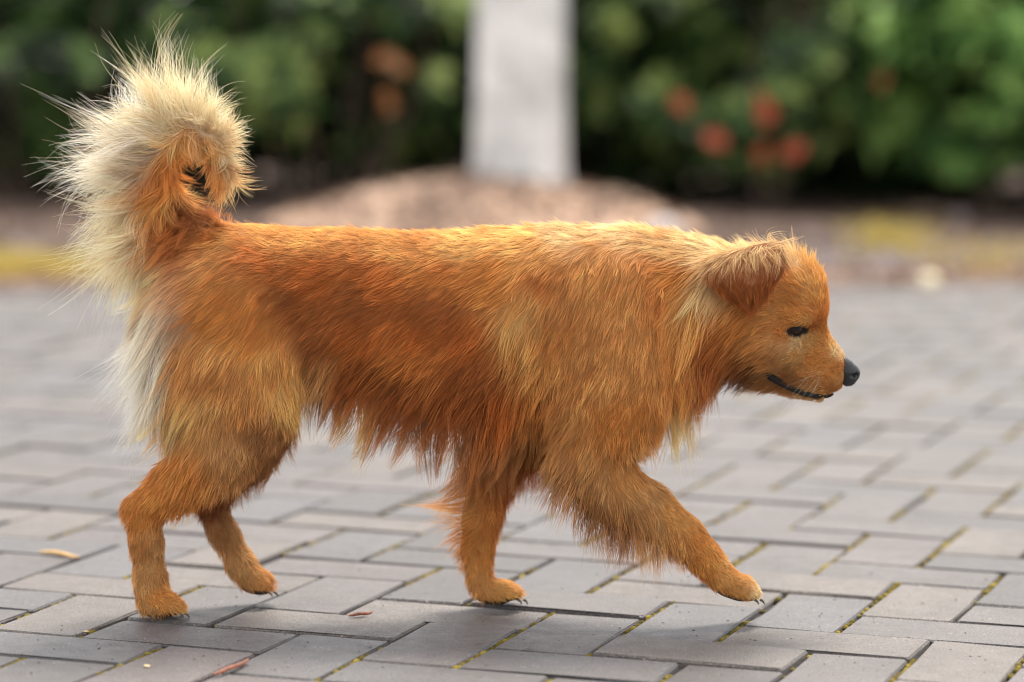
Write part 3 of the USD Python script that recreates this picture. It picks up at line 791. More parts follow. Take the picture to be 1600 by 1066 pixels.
# guide hairs: pixel, direction in degrees (0 right, 90 down, 180 left, 270 up), length in pixels, lift, colour
GUIDES = {
    'torso': [
        (345, 352, 176, 30, .18, 'OG'), (420, 352, 174, 32, .16, 'OG'), (500, 360, 172, 34, .16, 'OG'), (620, 370, 172, 36, .18, 'OG'), (720, 372, 170, 38, .20, 'G'), (800, 368, 168, 46, .26, 'G'),  # pale guard hairs, with sky light on the topline put into the colour
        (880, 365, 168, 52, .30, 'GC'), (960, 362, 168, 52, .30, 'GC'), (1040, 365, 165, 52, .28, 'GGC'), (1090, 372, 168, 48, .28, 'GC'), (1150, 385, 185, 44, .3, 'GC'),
        (400, 410, 165, 42, .12, 'R'), (500, 425, 160, 46, .12, 'R'), (600, 430, 155, 48, .12, 'R'), (700, 430, 150, 50, .12, 'RO'), (780, 420, 142, 60, .16, 'O'), (850, 430, 132, 58, .16, 'R'),
        (930, 430, 128, 55, .16, 'O'), (1000, 425, 138, 58, .16, 'RO'),
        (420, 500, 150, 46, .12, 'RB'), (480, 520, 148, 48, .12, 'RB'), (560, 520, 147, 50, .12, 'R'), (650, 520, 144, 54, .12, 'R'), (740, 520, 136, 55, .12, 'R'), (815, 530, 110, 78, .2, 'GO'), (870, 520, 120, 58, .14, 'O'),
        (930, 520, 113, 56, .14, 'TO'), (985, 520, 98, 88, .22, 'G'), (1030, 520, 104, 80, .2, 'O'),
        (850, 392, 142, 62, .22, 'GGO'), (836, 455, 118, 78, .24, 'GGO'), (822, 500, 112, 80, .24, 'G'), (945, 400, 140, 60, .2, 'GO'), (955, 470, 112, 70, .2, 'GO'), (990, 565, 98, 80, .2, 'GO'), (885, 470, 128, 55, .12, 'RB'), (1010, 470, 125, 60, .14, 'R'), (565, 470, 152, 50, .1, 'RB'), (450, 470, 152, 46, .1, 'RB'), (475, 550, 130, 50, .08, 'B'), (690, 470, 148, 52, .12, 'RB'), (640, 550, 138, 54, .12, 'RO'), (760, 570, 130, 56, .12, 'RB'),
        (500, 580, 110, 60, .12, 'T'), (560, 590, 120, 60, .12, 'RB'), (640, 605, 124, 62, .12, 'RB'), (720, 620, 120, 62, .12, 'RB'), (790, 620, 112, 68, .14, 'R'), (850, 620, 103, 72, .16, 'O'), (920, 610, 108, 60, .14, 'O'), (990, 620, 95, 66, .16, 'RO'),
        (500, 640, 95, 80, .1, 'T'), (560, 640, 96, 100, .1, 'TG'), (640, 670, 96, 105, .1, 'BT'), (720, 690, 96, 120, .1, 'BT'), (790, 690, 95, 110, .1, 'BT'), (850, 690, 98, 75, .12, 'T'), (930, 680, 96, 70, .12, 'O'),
        (330, 430, 150, 38, .12, 'R'), (290, 470, 140, 42, .14, 'O'), (250, 470, 118, 60, .2, 'CG'), (380, 460, 152, 42, .12, 'R'),
        (225, 490, 114, 80, .34, 'WWC'), (242, 520, 114, 80, .30, 'WWC'), (225, 570, 112, 92, .36, 'WWC'), (284, 560, 118, 56, .14, 'OT'), (284, 620, 114, 60, .16, 'GT'), (244, 560, 113, 88, .34, 'WWC'), (242, 610, 112, 92, .34, 'WWC'), (300, 515, 128, 45, .12, 'O'),
        (1060, 430, 148, 66, .2, 'O'), (1050, 500, 112, 92, .24, 'OG'), (1100, 445, 130, 80, .34, 'GC'), (1088, 480, 118, 100, .34, 'GO'), (1070, 525, 108, 105, .34, 'GO'), (1118, 500, 135, 60, .2, 'RO'), (1108, 535, 118, 70, .16, 'RB'), (1100, 575, 104, 90, .2, 'RB'), (1060, 590, 97, 95, .24, 'O'), (1020, 650, 95, 62, .2, 'TO'), (1070, 640, 94, 80, .26, 'CG'),  # red brown guides under the cheek paint its shadow on the ruff
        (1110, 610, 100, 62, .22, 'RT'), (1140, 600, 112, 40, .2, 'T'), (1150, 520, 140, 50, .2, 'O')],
    'head': [  # coat marks, made finer so that colour stands in for shaded relief
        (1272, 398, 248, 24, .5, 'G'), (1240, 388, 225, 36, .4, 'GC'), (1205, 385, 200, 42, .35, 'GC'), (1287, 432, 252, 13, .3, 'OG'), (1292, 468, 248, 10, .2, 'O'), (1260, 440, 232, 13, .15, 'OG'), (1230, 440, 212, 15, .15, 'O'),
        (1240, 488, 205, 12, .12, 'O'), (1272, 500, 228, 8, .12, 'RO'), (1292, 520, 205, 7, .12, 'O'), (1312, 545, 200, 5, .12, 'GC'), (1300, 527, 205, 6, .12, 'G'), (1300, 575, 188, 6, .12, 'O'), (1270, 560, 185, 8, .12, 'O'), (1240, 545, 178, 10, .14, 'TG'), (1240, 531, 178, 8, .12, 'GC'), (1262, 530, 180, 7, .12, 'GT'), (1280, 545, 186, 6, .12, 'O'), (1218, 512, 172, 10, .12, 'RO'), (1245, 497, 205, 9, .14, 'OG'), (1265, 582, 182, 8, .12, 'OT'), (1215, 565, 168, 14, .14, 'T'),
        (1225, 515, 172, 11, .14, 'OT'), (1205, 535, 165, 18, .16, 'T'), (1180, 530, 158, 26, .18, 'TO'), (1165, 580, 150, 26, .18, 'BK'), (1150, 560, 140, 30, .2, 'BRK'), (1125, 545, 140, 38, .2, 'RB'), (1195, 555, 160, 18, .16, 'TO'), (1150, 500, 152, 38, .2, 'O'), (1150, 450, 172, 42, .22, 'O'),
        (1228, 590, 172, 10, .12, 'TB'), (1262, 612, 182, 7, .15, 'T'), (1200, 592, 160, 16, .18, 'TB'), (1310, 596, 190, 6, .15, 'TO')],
    'tail': [
        (215, 425, 116, 190, .3, 'YG'), (240, 400, 120, 190, .3, 'Y'), (245, 350, 130, 195, .38, 'Y'), (230, 310, 150, 160, .4, 'Y'), (226, 270, 176, 160, .45, 'YW'), (234, 235, 200, 155, .5, 'YW'), (250, 212, 222, 150, .5, 'YW'), (275, 194, 234, 150, .45, 'Y'),
        (300, 186, 250, 115, .45, 'Y'), (325, 192, 276, 92, .42, 'Y'), (347, 210, 304, 58, .36, 'Y'), (362, 235, 55, 44, .3, 'Y'), (362, 262, 84, 62, .2, 'YG'), (362, 295, 90, 66, .2, 'G'), (350, 300, 92, 72, .18, 'GO'),
        (300, 210, 110, 50, .12, 'O'), (278, 226, 118, 52, .12, 'O'), (264, 258, 128, 62, .12, 'O'), (258, 285, 140, 60, .12, 'O'), (330, 228, 96, 46, .12, 'GO'), (342, 262, 96, 50, .12, 'GO'), (342, 290, 92, 46, .1, 'O'), (262, 300, 134, 100, .22, 'GO'), (275, 335, 128, 120, .2, 'RO'), (300, 360, 126, 100, .16, 'RB'), (330, 375, 140, 50, .14, 'R'), (300, 395, 124, 100, .16, 'RB'), (290, 320, 130, 34, .06, 'B'), (322, 352, 136, 36, .06, 'B')],
    'NH': [
        (340, 500, 142, 48, .12, 'O'), (400, 520, 120, 52, .14, 'O'), (430, 570, 98, 58, .14, 'OG'), (450, 620, 72, 58, .18, 'G'), (330, 590, 118, 52, .16, 'OT'), (240, 540, 113, 86, .34, 'WWC'), (240, 600, 113, 90, .34, 'WWC'), (262, 655, 112, 75, .22, 'CG'), (288, 560, 118, 56, .14, 'OT'), (284, 610, 114, 58, .16, 'TG'), (380, 640, 102, 48, .14, 'OT'), (300, 660, 112, 55, .18, 'GT'), (360, 700, 112, 34, .12, 'T'), (400, 680, 100, 34, .12, 'TB'),
        (280, 735, 115, 26, .14, 'O'), (240, 780, 120, 18, .14, 'O'), (215, 805, 105, 13, .12, 'O'), (222, 850, 92, 11, .12, 'TO'), (240, 860, 90, 11, .12, 'T'), (228, 905, 92, 11, .12, 'T'), (250, 940, 30, 9, .12, 'O'), (285, 948, 15, 8, .1, 'OG'), (240, 958, 60, 9, .1, 'T')],
    'FH': [  # browner than the near leg: shade on the far leg put into the colour
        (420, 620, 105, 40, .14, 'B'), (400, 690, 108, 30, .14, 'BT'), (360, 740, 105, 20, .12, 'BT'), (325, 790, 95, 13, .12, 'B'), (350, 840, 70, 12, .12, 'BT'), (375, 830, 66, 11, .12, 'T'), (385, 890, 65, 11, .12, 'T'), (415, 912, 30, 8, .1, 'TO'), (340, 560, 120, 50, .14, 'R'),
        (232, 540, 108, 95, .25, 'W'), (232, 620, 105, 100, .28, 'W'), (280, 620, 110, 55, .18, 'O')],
    'NF': [
        (940, 600, 112, 48, .14, 'OT'), (960, 660, 112, 45, .14, 'O'), (900, 690, 112, 52, .16, 'TO'), (870, 725, 112, 62, .18, 'T'), (870, 755, 104, 88, .2, 'TB'), (930, 760, 95, 36, .14, 'T'), (915, 795, 96, 92, .16, 'TB'), (970, 825, 90, 88, .16, 'TB'), (1020, 842, 86, 80, .16, 'T'),
        (980, 740, 60, 26, .14, 'OT'), (1010, 775, 55, 24, .14, 'T'), (1060, 805, 48, 17, .14, 'OG'), (1060, 855, 72, 34, .16, 'OT'), (1095, 850, 52, 13, .12, 'O'), (1100, 885, 62, 15, .14, 'O'), (1140, 895, 42, 11, .12, 'OG'), (1150, 925, 30, 10, .12, 'OG'), (1190, 928, 22, 8, .12, 'GC'), (1145, 938, 40, 10, .1, 'O')],
    'FF': [
        (850, 640, 110, 55, .14, 'R'), (790, 700, 100, 62, .12, 'BT'), (740, 720, 120, 75, .22, 'BT'), (728, 790, 168, 60, .34, 'OT'), (735, 830, 160, 34, .3, 'O'), (770, 770, 95, 30, .12, 'RO'), (790, 760, 95, 24, .12, 'R'), (770, 820, 95, 18, .12, 'RO'),
        (728, 865, 125, 18, .16, 'O'), (755, 870, 95, 12, .12, 'O'), (745, 905, 92, 11, .12, 'OT'), (790, 922, 20, 9, .1, 'GO'), (820, 932, 15, 8, .1, 'GO')]}


def colour(code):
    return np.mean([COL[c] for c in code], 0)


gd = {}
for g, rows in GUIDES.items():
    xy = np.array([[r[0], r[1]] for r in rows], float)
    ang = np.radians([r[2] for r in rows])
    if g == 'torso':
        top = np.array([(r[1] < 632) & (r[0] > 275) for r in rows])
        low_ = np.array([(575 < r[1] < 632) & (480 < r[0] < 830) for r in rows])
        ruff = np.array([r[0] > 1035 and r[1] > 400 for r in rows])
        scale = np.where(top, np.where(ruff, .62, .46), .92); scale[low_] = .78; lift = np.where(top, .58, .9)
    elif g == 'tail':
        scale, lift = np.full(len(rows), .73), np.full(len(rows), .9)
    elif g == 'NF':
        scale, lift = np.array([.44 if r[1] < 740 else .60 for r in rows]), np.full(len(rows), .75)
    elif g == 'NH':
        scale, lift = np.array([.50 if r[0] > 290 else .92 for r in rows]), np.full(len(rows), .8)
    else:
        scale, lift = np.ones(len(rows)), np.ones(len(rows))
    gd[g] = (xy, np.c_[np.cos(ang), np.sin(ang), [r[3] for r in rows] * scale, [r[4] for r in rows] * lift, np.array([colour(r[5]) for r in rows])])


def to_px(P):
    d = P + DOG0 - EYE
    z = d @ fwd
    return np.c_[800 + F_PX * (d @ c_right) / z, 533 - F_PX * (d @ c_up) / z]


def coat_field(P):
    """Direction (image plane), length, lift and colour of the coat at body points, blended from the guide hairs of the regions they lie in."""
    # pixel as seen in pure profile, so that both flanks carry the same coat
    px = to_px(P * np.array([1, 0, 1]))
    D = np.stack([samp(GD[g], P) for g in GROUPS], 1)
    w = np.exp(-(D - D.min(1, keepdims=True)) / 0.006)
    w /= w.sum(1, keepdims=True)
    out = 0
    for k, g in enumerate(GROUPS):
        xy, val = gd[g]
        s = P if g in ('torso', 'head', 'tail') else P
        q = px if g in ('torso', 'head', 'tail') else to_px(P)
        d2 = ((q[:, None] - xy[None]) ** 2).sum(-1) + 40
        iw = d2 ** -2.2
        out = out + w[:, k:k + 1] * (iw @ val) / iw.sum(1, keepdims=True)
    return out


body.fix_normals() if body.volume < 0 else None
bn = np.array(body.vertices)
vf = coat_field(bn)
skin_col = vf[:, 4:7] * 0.42
# pads and lips are dark skin
low = (bn[:, 2] < .006) | ((bn[:, 2] < .040) & (normal_at(bn)[:, 2] < -.62))
skin_col[low] = (.03, .024, .022)
bp_ = to_px(bn * np.array([1, 0, 1]))
rim = (np.hypot((bp_[:, 0] - 1241.5) / 19, (bp_[:, 1] - 513) / 9) < 1) & (np.abs(bn[:, 1]) > .01)
skin_col[rim] = (.018, .013, .011)
bm = usdkit.mesh(stage, f'{dog.GetPath()}/body', (bn, np.array(body.faces)), SKIN, True)
UsdGeom.PrimvarsAPI(bm).CreatePrimvar('displayColor', Sdf.ValueTypeNames.Color3fArray, 'vertex').Set(Vt.Vec3fArray.FromNumpy(skin_col.astype(np.float32)))

HAIR = usdkit.material(stage, '/World/Looks/dog_hair', {
    'a': ('attribute', {'attribute': 'displayColor'}),
    'p': ('principled_bsdf', {'roughness': .50, 'specular_ior_level': .22, 'specular_tint': (1.0, .85, .65)}),
    't': ('translucent_bsdf', {}), 'm': ('mix_closure', {'fac': .30})},
    [('a.color', 'p.base_color'), ('a.color', 't.color'), ('p.BSDF', 'm.closure1'), ('t.BSDF', 'm.closure2')], surface='m.closure')


def push_out(P, eps):
    s = samp(SDF, P)
    inside = s < eps
    if inside.any():
        P[inside] += normal_at(P[inside]) * (eps - s[inside])[:, None]
    return P


def grow(roots, nrm, F, npts, rg, clump_px, clump_k, wild=0.10, gravity=0.15, collide=True, curl_k=0.06, jit=.17, soft=.62):
    """Strands (n, npts, 3) with their colours, gathered into tapering locks round every clump_px-th root."""
    n = len(roots)
    L = F[:, 2] / PXM * np.clip(rg.lognormal(0, .22, n), .5, 1.7)
    d = np.c_[F[:, 0], np.zeros(n), -F[:, 1]]
    d /= np.linalg.norm(d, axis=1, keepdims=True) + 1e-9
    # which lock a strand belongs to
    seeds = rg.choice(n, max(2, int(n / clump_px)), replace=False)
    tree = cKDTree(roots[seeds]); _, own = tree.query(roots + rg.normal(0, .0012, roots.shape))
    own = seeds[own]
    lock_jit = rg.normal(0, 1, (n, 3)); lock_len = np.clip(rg.lognormal(0, .20, n), .6, 1.5)
    L = L * (.45 + .55 * lock_len[own])
    wob = lock_jit[own] * jit + rg.normal(0, wild, (n, 3))
    big = np.stack([meshkit.noise(roots * 26 + 7.1 * k, 3) - .5 for k in range(3)], 1) * .38
    d = d + wob + big
    dn = (d * nrm).sum(1, keepdims=True)
    d = d - np.minimum(dn, 0) * nrm
    d /= np.linalg.norm(d, axis=1, keepdims=True) + 1e-9
    d = d + nrm * F[:, 3:4] * (.7 + .6 * rg.random((n, 1))) * np.exp(lock_jit[own][:, :1] * .40)
    d /= np.linalg.norm(d, axis=1, keepdims=True)
    bend = lock_jit[own][:, [1, 2, 0]] * curl_k + rg.normal(0, curl_k * .4, (n, 3))
    P = np.zeros((n, npts, 3)); P[:, 0] = roots - nrm * .0006
    cur = d.copy()
    for k in range(1, npts):
        cur = cur + (np.array([0, 0, -1.0]) * gravity + bend * 4) / (npts - 1)
        cur /= np.linalg.norm(cur, axis=1, keepdims=True)
        P[:, k] = P[:, k - 1] + cur * (L / (npts - 1))[:, None]
        if collide:
            P[:, k] = push_out(P[:, k], .0008 + .0016 * k / npts)
    off = P - P[:, :1]
    t = np.linspace(0, 1, npts)
    c = clump_k(L) if callable(clump_k) else np.full(n, clump_k)
    c = np.clip((c + rg.normal(0, .12, n)) * np.where(F[:, 6] > .6, soft, 1.0), 0, .97)
    Lr = (L / np.maximum(L[own], 1e-6)).clip(.5, 1.3)
    lead = roots[own][:, None] + off[own] * Lr[:, None, None]
    spread = np.linalg.norm(roots - roots[own], axis=1)
    c = c * np.clip(1.6 - spread / (.45 * np.maximum(L, .006)), 0, 1)
    m = (c[:, None] * t[None] ** 1.25)[:, :, None]
    P = P * (1 - m) + (lead + (P - lead) * .0) * m
    if collide:
        for k in range(1, npts):
            P[:, k] = push_out(P[:, k], .0008)
    return P, L, own


def hair(name, P, col_root, col_tip, w0, mat=HAIR, label=None, kind=None):
    n, k = P.shape[:2]
    c = UsdGeom.BasisCurves.Define(stage, numbered(f'{dog.GetPath()}/{name}'))
    c.CreateTypeAttr('cubic'); c.CreateBasisAttr('catmullRom'); c.CreateWrapAttr('pinned')
    c.CreateCurveVertexCountsAttr(Vt.IntArray.FromNumpy(np.full(n, k, np.int32)))
    c.CreatePointsAttr(Vt.Vec3fArray.FromNumpy(P.reshape(-1, 3).astype(np.float32)))
    t = np.linspace(0, 1, k)
    w = np.asarray(w0)[:, None] * (1 - .85 * t ** 1.6)[None]
    c.CreateWidthsAttr(Vt.FloatArray.FromNumpy(w.ravel().astype(np.float32))); c.SetWidthsInterpolation('vertex')
    col = col_root[:, None] * (1 - t)[None, :, None] + col_tip[:, None] * t[None, :, None]
    UsdGeom.PrimvarsAPI(c).CreatePrimvar('displayColor', Sdf.ValueTypeNames.Color3fArray, 'vertex').Set(Vt.Vec3fArray.FromNumpy(np.clip(col, .004, .95).reshape(-1, 3).astype(np.float32)))
    UsdShade.MaterialBindingAPI.Apply(c.GetPrim()).Bind(mat)
    if label:
        c.GetPrim().SetCustomDataByKey('label', label)
    if kind:
        c.GetPrim().SetCustomDataByKey('kind', kind)
    return c


# roots, spread over the body by how dense the coat must be there
rh = np.random.default_rng(77)
ctr = body.triangles_center; area = body.area_faces
fF = coat_field(ctr)
fpx = to_px(ctr)
Dg = np.stack([samp(GD[g], ctr) for g in GROUPS], 1); reg = Dg.argmin(1)
dens = 1.0 / np.clip(fF[:, 2], 7, 60) ** .55                       # short coat wants more, finer hairs
dens *= np.where(reg == 2, 5.5, 1.0) * np.where(reg == 1, 1.25, 1.0)
dens *= np.where(ctr[:, 1] > .015, .62, 1.0)
EYEPX = [(1241.5, 513.5)]
mask = np.ones(len(ctr))
mask[(ctr[:, 2] < .004) | ((ctr[:, 2] < .036) & (normal_at(ctr)[:, 2] < -.66))] = 0                                          # soles
NOSE = dp(1328, 585)
mask[np.linalg.norm((ctr - NOSE) / np.array([1, 1.1, 1]), axis=1) < .0135] = 0
pq = dens * area * mask
NH_ = 128000
fi = rh.choice(len(ctr), NH_, p=pq / pq.sum())
tri = body.triangles[fi]
u_, v_ = rh.random(NH_), rh.random(NH_); sw = u_ + v_ > 1; u_[sw], v_[sw] = 1 - u_[sw], 1 - v_[sw]
roots = tri[:, 0] + (tri[:, 1] - tri[:, 0]) * u_[:, None] + (tri[:, 2] - tri[:, 0]) * v_[:, None]
nrm = normal_at(roots)
F = coat_field(roots)
rg_ = reg[fi]
# no hair over the open eyes and along the lips
spx = to_px(roots * np.array([1, 0, 1]))
LIPS = np.array([(1197, 583), (1207, 590), (1222, 599), (1240, 608), (1258, 615), (1276, 619), (1294, 620), (1303, 617)], float)
ex, ey = (spx[:, 0] - 1241.5), (spx[:, 1] - 513.5)
er = np.hypot((ex * math.cos(.2) + ey * math.sin(.2)) / 19, (-ex * math.sin(.2) + ey * math.cos(.2)) / 10)
hd = rg_ == 1
lipd = np.min(np.linalg.norm(spx[:, None] - LIPS[None], axis=2), 1)
keep = ~(hd & (np.abs(nrm[:, 1]) > .2) & (er < 1.06)) & ~(hd & (lipd < 6.0))
roots, nrm, F, rg_, spx = roots[keep], nrm[keep], F[keep], rg_[keep], spx[keep]
# coat colour varies from lock to lock; tips of the long hair are paler
vary = (meshkit.fbm(roots * 38, 3, 5) - .5)[:, None] * np.clip(1.6 - 1.9 * F[:, 6:7], .15, 1)
vary = vary + np.where(F[:, 2] < 24, 1.0, .35)[:, None] * (meshkit.fbm(roots * 120, 2, 15) - .5)[:, None] * np.where(rg_ == 1, .45, .8)[:, None]
F[:, 4:7] = F[:, 4:7] * np.exp(vary * np.array([.8, 1.1, 1.3]))
short = (F[:, 2] < 21) & (rg_ != 2)
tailm = rg_ == 2
feath = ~short & ~tailm & (F[:, 2] > 58 + rh.normal(0, 5, len(F)))
longm = ~short & ~tailm & ~feath
for name, sel, npts, cl, ck, wd, wild, grav, curl_, jit_, label in (
        ('short_coat', short, 4, 8, .3, (.00042, .00026), .12, .05, .06, .14, 'short ginger hair of face and legs'),
        ('coat', longm, 5, 13, .48, (.00044, .00029), .08, .12, .05, .09, 'ginger coat of back, flanks and neck'),
        ('feathering', feath, 6, 34, .86, (.00052, .00036), .10, .24, .07, .16, 'long hanging locks of chest, belly and rump'),
        ('tail_plume', tailm, 7, 18, .76, (.00046, .00032), .12, .06, .16, .17, 'long cream plume of the curled tail')):
    idx = np.nonzero(sel)[0]
    P, L, own = grow(roots[idx], nrm[idx], F[idx], npts, rh, cl, ck, wild, grav, True, curl_, jit_, 1.0 if name == 'tail_plume' else .45)
    # no hair across the open eye
    epx = to_px((P * np.array([1, 0, 1])).reshape(-1, 3)) - (1241.5, 513.5)
    inner = (np.hypot((epx[:, 0] * math.cos(.2) + epx[:, 1] * math.sin(.2)) / 18.5, (-epx[:, 0] * math.sin(.2) + epx[:, 1] * math.cos(.2)) / 9.0) < 1) & (np.abs(P[:, :, 1].ravel()) > .015)
    ok = ~inner.reshape(len(P), npts)[:, 1:].any(1)
    one = np.exp(rh.normal(0, .16, (len(idx), 1))) * np.exp(rh.normal(0, .13, len(idx)))[own][:, None]
    P, L, one, idx = P[ok], L[ok], one[ok], idx[ok]
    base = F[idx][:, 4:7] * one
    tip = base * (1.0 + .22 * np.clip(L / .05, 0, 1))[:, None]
    hair(name, P, base * .70, np.minimum(tip, .93), rh.uniform(wd[1], wd[0], len(idx)), label=label)  # roots darkened: shade between the strands painted into the hair

# ------------------------------------------------------------------ ears
def ear_mesh(side):
    """A folded ear: it rises from the skull to a crease and falls forward as a rounded flap."""
    yb = .040
    base0, base1 = (1118, 432), (1212, 428)                        # along the skull
    fold0, fold1 = (1106, 408), (1219, 378)                        # the crease
    tipL, tipR, tip = (1128, 452), (1200, 432), (1168, 484)
    nu, rows = 13, []
    for r in range(15):
        t = r / 14
        row = []
        for i in range(nu):
            u = i / (nu - 1)
            b = np.array(base0) * (1 - u) + np.array(base1) * u
            f = np.array(fold0) * (1 - u) + np.array(fold1) * u + np.array([0, -5 * math.sin(math.pi * u)])
            if t < .35:
                q = t / .35
                p = b * (1 - q) + f * q
                y = yb + .030 * math.sin(q * 1.5)
            else:
                q = (t - .35) / .65
                edge = np.array(tip) + np.array([(u - .5) * 26, -abs(u - .5) * 14])
                p = f * (1 - q) + edge * q + np.array([(u - .5) * 52 * math.sin(math.pi * q) * (1 - .3 * q), 0])
                y = yb + .030 + .008 * math.sin(math.pi * min(q * 1.1, 1)) - .002 * q
            y += .010 * math.sin(math.pi * u) - .004
            row.append(dp(p[0], p[1] + (0 if side < 0 else 20), -y) * np.array([1, 1 if side < 0 else -1, 1]))
        rows.append(row)
    G = np.array(rows)
    n = np.cross(np.gradient(G, axis=1), np.gradient(G, axis=0)); n /= np.linalg.norm(n, axis=2, keepdims=True) + 1e-9
    if (n[8, 6, 1] > 0) == (side < 0):
        n = -n
    th = .0016
    R, C = G.shape[:2]
    V = np.vstack([(G + n * th).reshape(-1, 3), (G - n * th).reshape(-1, 3)])
    I = np.arange(R * C).reshape(R, C)
    q = np.stack([I[:-1, :-1], I[:-1, 1:], I[1:, 1:], I[1:, :-1]], -1).reshape(-1, 4)
    o = R * C
    rim = np.concatenate([I[0, :], I[1:, -1], I[-1, -2::-1], I[-2:0:-1, 0]])
    nx = np.roll(rim, -1)
    Fq = np.vstack([q, q[:, ::-1] + o, np.stack([nx, rim, rim + o, nx + o], 1)])
    m = trimesh.Trimesh(V, np.vstack([Fq[:, [0, 1, 2]], Fq[:, [0, 2, 3]]]), process=False)
    m.fix_normals()
    return m, G, n


EAR_M = principled('ear_skin', (.30, .125, .055), .8)
for side in (-1, 1):
    em, G, n = ear_mesh(side)
    obj('ear', em, EAR_M, dog, smooth=60)
    N = 5200 if side < 0 else 2600
    tt, uu = rh.random(N) ** .8 * 13.99, rh.random(N) * 11.99
    i0, j0 = tt.astype(int), uu.astype(int); a, b = (tt - i0)[:, None], (uu - j0)[:, None]
    bl = lambda A: A[i0, j0] * (1 - a) * (1 - b) + A[i0 + 1, j0] * a * (1 - b) + A[i0, j0 + 1] * (1 - a) * b + A[i0 + 1, j0 + 1] * a * b
    rt, nn = bl(G), bl(n)
    rt = rt + nn * .0016
    flow = G[np.minimum(i0 + 1, 14), j0] - G[i0, j0]
    flow[tt < 5] = G[4, 0] - G[4, 12]                              # tufts sweep back over the crease
    flow /= np.linalg.norm(flow, axis=1, keepdims=True) + 1e-9
    nearfold = np.exp(-((tt - 5) / 1.8) ** 2)
    px_ = np.c_[flow[:, 0], -flow[:, 2], 12 + 20 * nearfold + 6 * rh.random(N) + 8 * (np.abs(uu - 6) > 5), .12 + .25 * nearfold,
                np.outer(1 - nearfold, colour('RBRB')) * 1.0 + np.outer(nearfold, colour('CG'))]  # brown flap, darkened further to paint the shadow on it
    dirs = flow
    Pe, Le, own = grow(rt, nn, px_, 5, rh, 10, .6, .12, .12, collide=False)
    one = np.exp(rh.normal(0, .2, (N, 1)))
    hair('ear_hair', Pe, px_[:, 4:7] * one * .7, px_[:, 4:7] * one, rh.uniform(.0003, .00045, N))

# ------------------------------------------------------------------ eyes, nose, lips, claws, whiskers
EYEB = principled('eye_brown', (.006, .004, .003), .05, specular_ior_level=.45)
LID = principled('eyelid_black', (.012, .009, .008), .75, specular_ior_level=.2)
LIDSKIN = principled('eyelid_skin', (.20, .075, .028), .8, specular_ior_level=.15)
LIPM = principled('lip_black', (.013, .011, .010), .65, specular_ior_level=.15)
NOSEM = usdkit.material(stage, '/World/Looks/nose_leather', {
    'tc': ('texture_coordinate', {}), 'v': ('voronoi_texture', {'scale': 700.0, 'feature': 'f1'}), 'b': ('bump', {'strength': .35, 'distance': .0006}),
    'p': ('principled_bsdf', {'base_color': (.013, .013, .015), 'roughness': .40, 'specular_ior_level': .38})},
    [('tc.object', 'v.vector'), ('v.distance', 'b.height'), ('b.normal', 'p.normal')], surface='p.BSDF')
CLAW = principled('claw_dark', (.05, .038, .03), .4)
for side in (-1, 1):
    c = skin(1243, 514, side)
    en = normal_at(c[None])[0]
    RB = .0140
    cb = c + en * (.0046 - RB)
    ball = trimesh.creation.icosphere(4, RB); ball.apply_translation(cb)
    obj('eye', ball, EYEB, dog, smooth=True)
    ax_ = np.array([math.cos(.22), 0, -math.sin(.22)]); ax_ -= en * (ax_ @ en); ax_ /= np.linalg.norm(ax_)
    ay_ = np.cross(ax_, en) * (1 if side > 0 else -1)
    if ay_[2] < 0:
        ay_ = -ay_
    on_ball = lambda al, be, r: cb + r * (en * math.cos(al) * math.cos(be) + ax_ * math.sin(al) * math.cos(be) + ay_ * math.sin(be))
    AM = math.radians(56)
    edge = lambda al, up: math.radians(34 if up else -27) * max(0, 1 - (al / AM) ** 2) ** .75 + math.radians(3) * al / AM
    for up in (1, 0):
        als = np.linspace(-AM, AM, 25)
        rim_ = np.array([on_ball(al, edge(al, up), RB + .0004) for al in als])
        obj('eyelid', tube(rim_, np.interp(np.linspace(0, 1, 25), [0, .5, 1], [.0008, .0013 if up else .0010, .0008]), 8), LID, dog, smooth=True)
        rows_ = []
        for q in np.linspace(0, 1, 7):
            rows_.append([on_ball(al * 1.25, edge(al, up) * (1 - q) + math.radians(82 if up else -82) * q, RB + .0006) for al in als])
        G_ = np.array(rows_); Ig = np.arange(7 * 25).reshape(7, 25)
        q_ = np.stack([Ig[:-1, :-1], Ig[:-1, 1:], Ig[1:, 1:], Ig[1:, :-1]], -1).reshape(-1, 4)
        obj('eyelid_skin', (G_.reshape(-1, 3), q_), LIDSKIN, dog, smooth=True)
    lp = np.array([skin(x, y, side) + np.array([0, side * .0010, 0]) for x, y in LIPS])
    lp[-1] = dp(1302, 616, 0)
    tt = np.linspace(0, 1, len(lp)); ti = np.linspace(0, 1, 28)
    lp = np.stack([np.interp(ti, tt, lp[:, k]) for k in range(3)], 1)
    rad = np.interp(ti, [0, .08, .35, .7, .93, 1], [.0014, .0046, .0038, .0028, .0022, .0008])
    lm = tube(lp, rad, 10)
    obj('lip', lm, LIPM, dog, smooth=True)
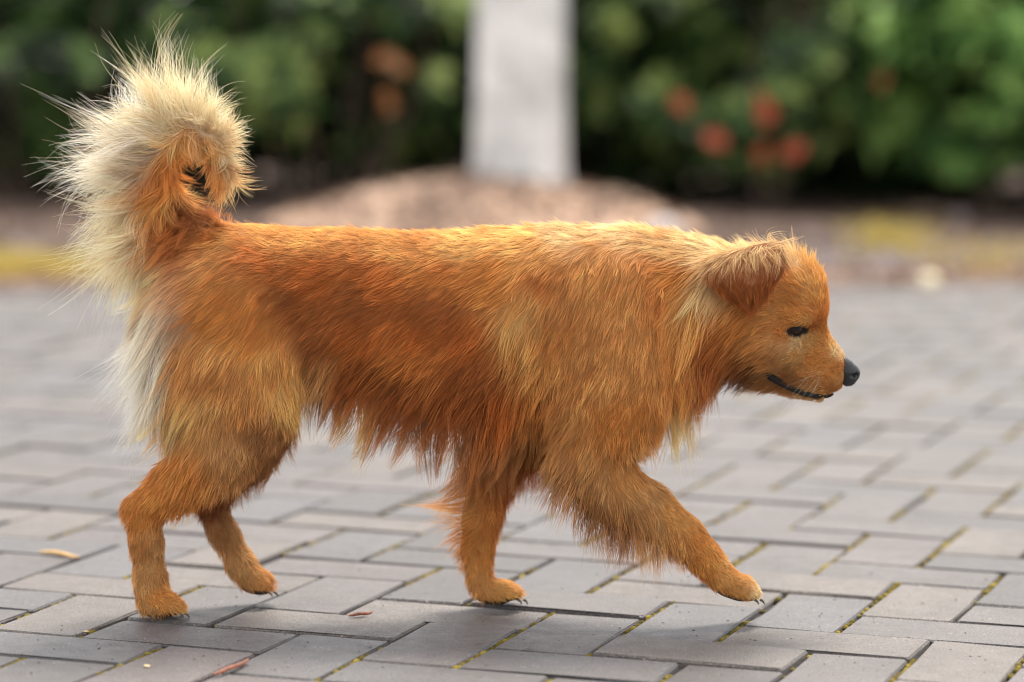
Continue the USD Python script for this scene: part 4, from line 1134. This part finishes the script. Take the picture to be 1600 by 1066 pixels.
# nose: a rounded wedge with two nostrils
ns = trimesh.creation.icosphere(4, 1.0)
v = ns.vertices.copy()
x, y, z = v.T
prof_ = np.array([(1344, 582), (1341, 575), (1334, 568.5), (1325, 561), (1316, 556), (1310, 568), (1309, 585), (1313, 598), (1322, 604), (1331, 603), (1339, 595), (1343, 588)], float)
pv = (prof_ - (1326, 582)) / PXM * np.array([1, -1])
pa_, pr_ = np.arctan2(pv[:, 1], pv[:, 0]), np.hypot(pv[:, 0], pv[:, 1])
o_ = np.argsort(pa_)
rr_ = np.interp(np.arctan2(z, x), pa_[o_], pr_[o_], period=2 * np.pi)
v = np.c_[x * rr_, np.sign(y) * np.abs(y) ** .85 * .0118 * (1 - .30 * np.clip(-z, 0, 1) - .12 * np.clip(x, 0, 1)), z * rr_]
for s in (-1, 1):                                                   # nostrils: comma shaped dents
    q = np.array([.0072, s * .0080, -.0025])
    d_ = np.linalg.norm((v - q) / np.array([1, 1, .8]), axis=1)
    v -= (np.exp(-(d_ / .0027) ** 2) * .0062)[:, None] * (q / np.linalg.norm(q))
    q2 = q + np.array([-.004, s * .003, -.0005]); d_ = np.linalg.norm(v - q2, axis=1)
    v -= (np.exp(-(d_ / .0020) ** 2) * .0032)[:, None] * (q2 / np.linalg.norm(q2))
v[:, 1] *= 1 - .10 * np.exp(-(v[:, 1] / .0012) ** 2) * (v[:, 0] > .006)
ns.vertices = v
ns.apply_translation(dp(1326, 582))
obj('nose', ns, NOSEM, dog, smooth=True)


def claw(tip_px, y, w=1.0):
    tx, ty = tip_px
    for q, back in ((-1.5, 9), (-.5, 0), (.5, 0), (1.5, 9)):
        p0 = dp(tx - back + 4, ty + 3, y + q * .0095 * w); p1 = p0 + np.array([.0030, 0, -.0020]); p2 = p0 + np.array([.0046, 0, -.0050])
        p2[2] = max(p2[2], .0012)
        obj('claw', tube([p0, p1, p2], [.0016, .0012, .0005], 6), CLAW, dog, smooth=40)


claw((285, 955), NY); claw((424, 922), FY, .95); claw((1184, 934), -.037); claw((814, 934), FY, .95)
# whiskers and the loose hairs over the forehead
W = []
for side in (-1, 1):
    for k in range(6):
        r0 = skin(rh.uniform(1262, 1298), rh.uniform(576, 596), side)
        dd = np.array([rh.uniform(-.9, -.1), side * rh.uniform(.5, .9), rh.uniform(-.5, .05)]); dd /= np.linalg.norm(dd)
        l = rh.uniform(.035, .060)
        W.append([r0 + dd * l * t + np.array([-.004, 0, -.006]) * t * t for t in np.linspace(0, 1, 6)])
W = np.array(W)
hair('whisker', W, np.tile([.5, .42, .32], (len(W), 1)), np.tile([.7, .62, .5], (len(W), 1)), np.full(len(W), .00024), label='pale whiskers', kind='stuff')
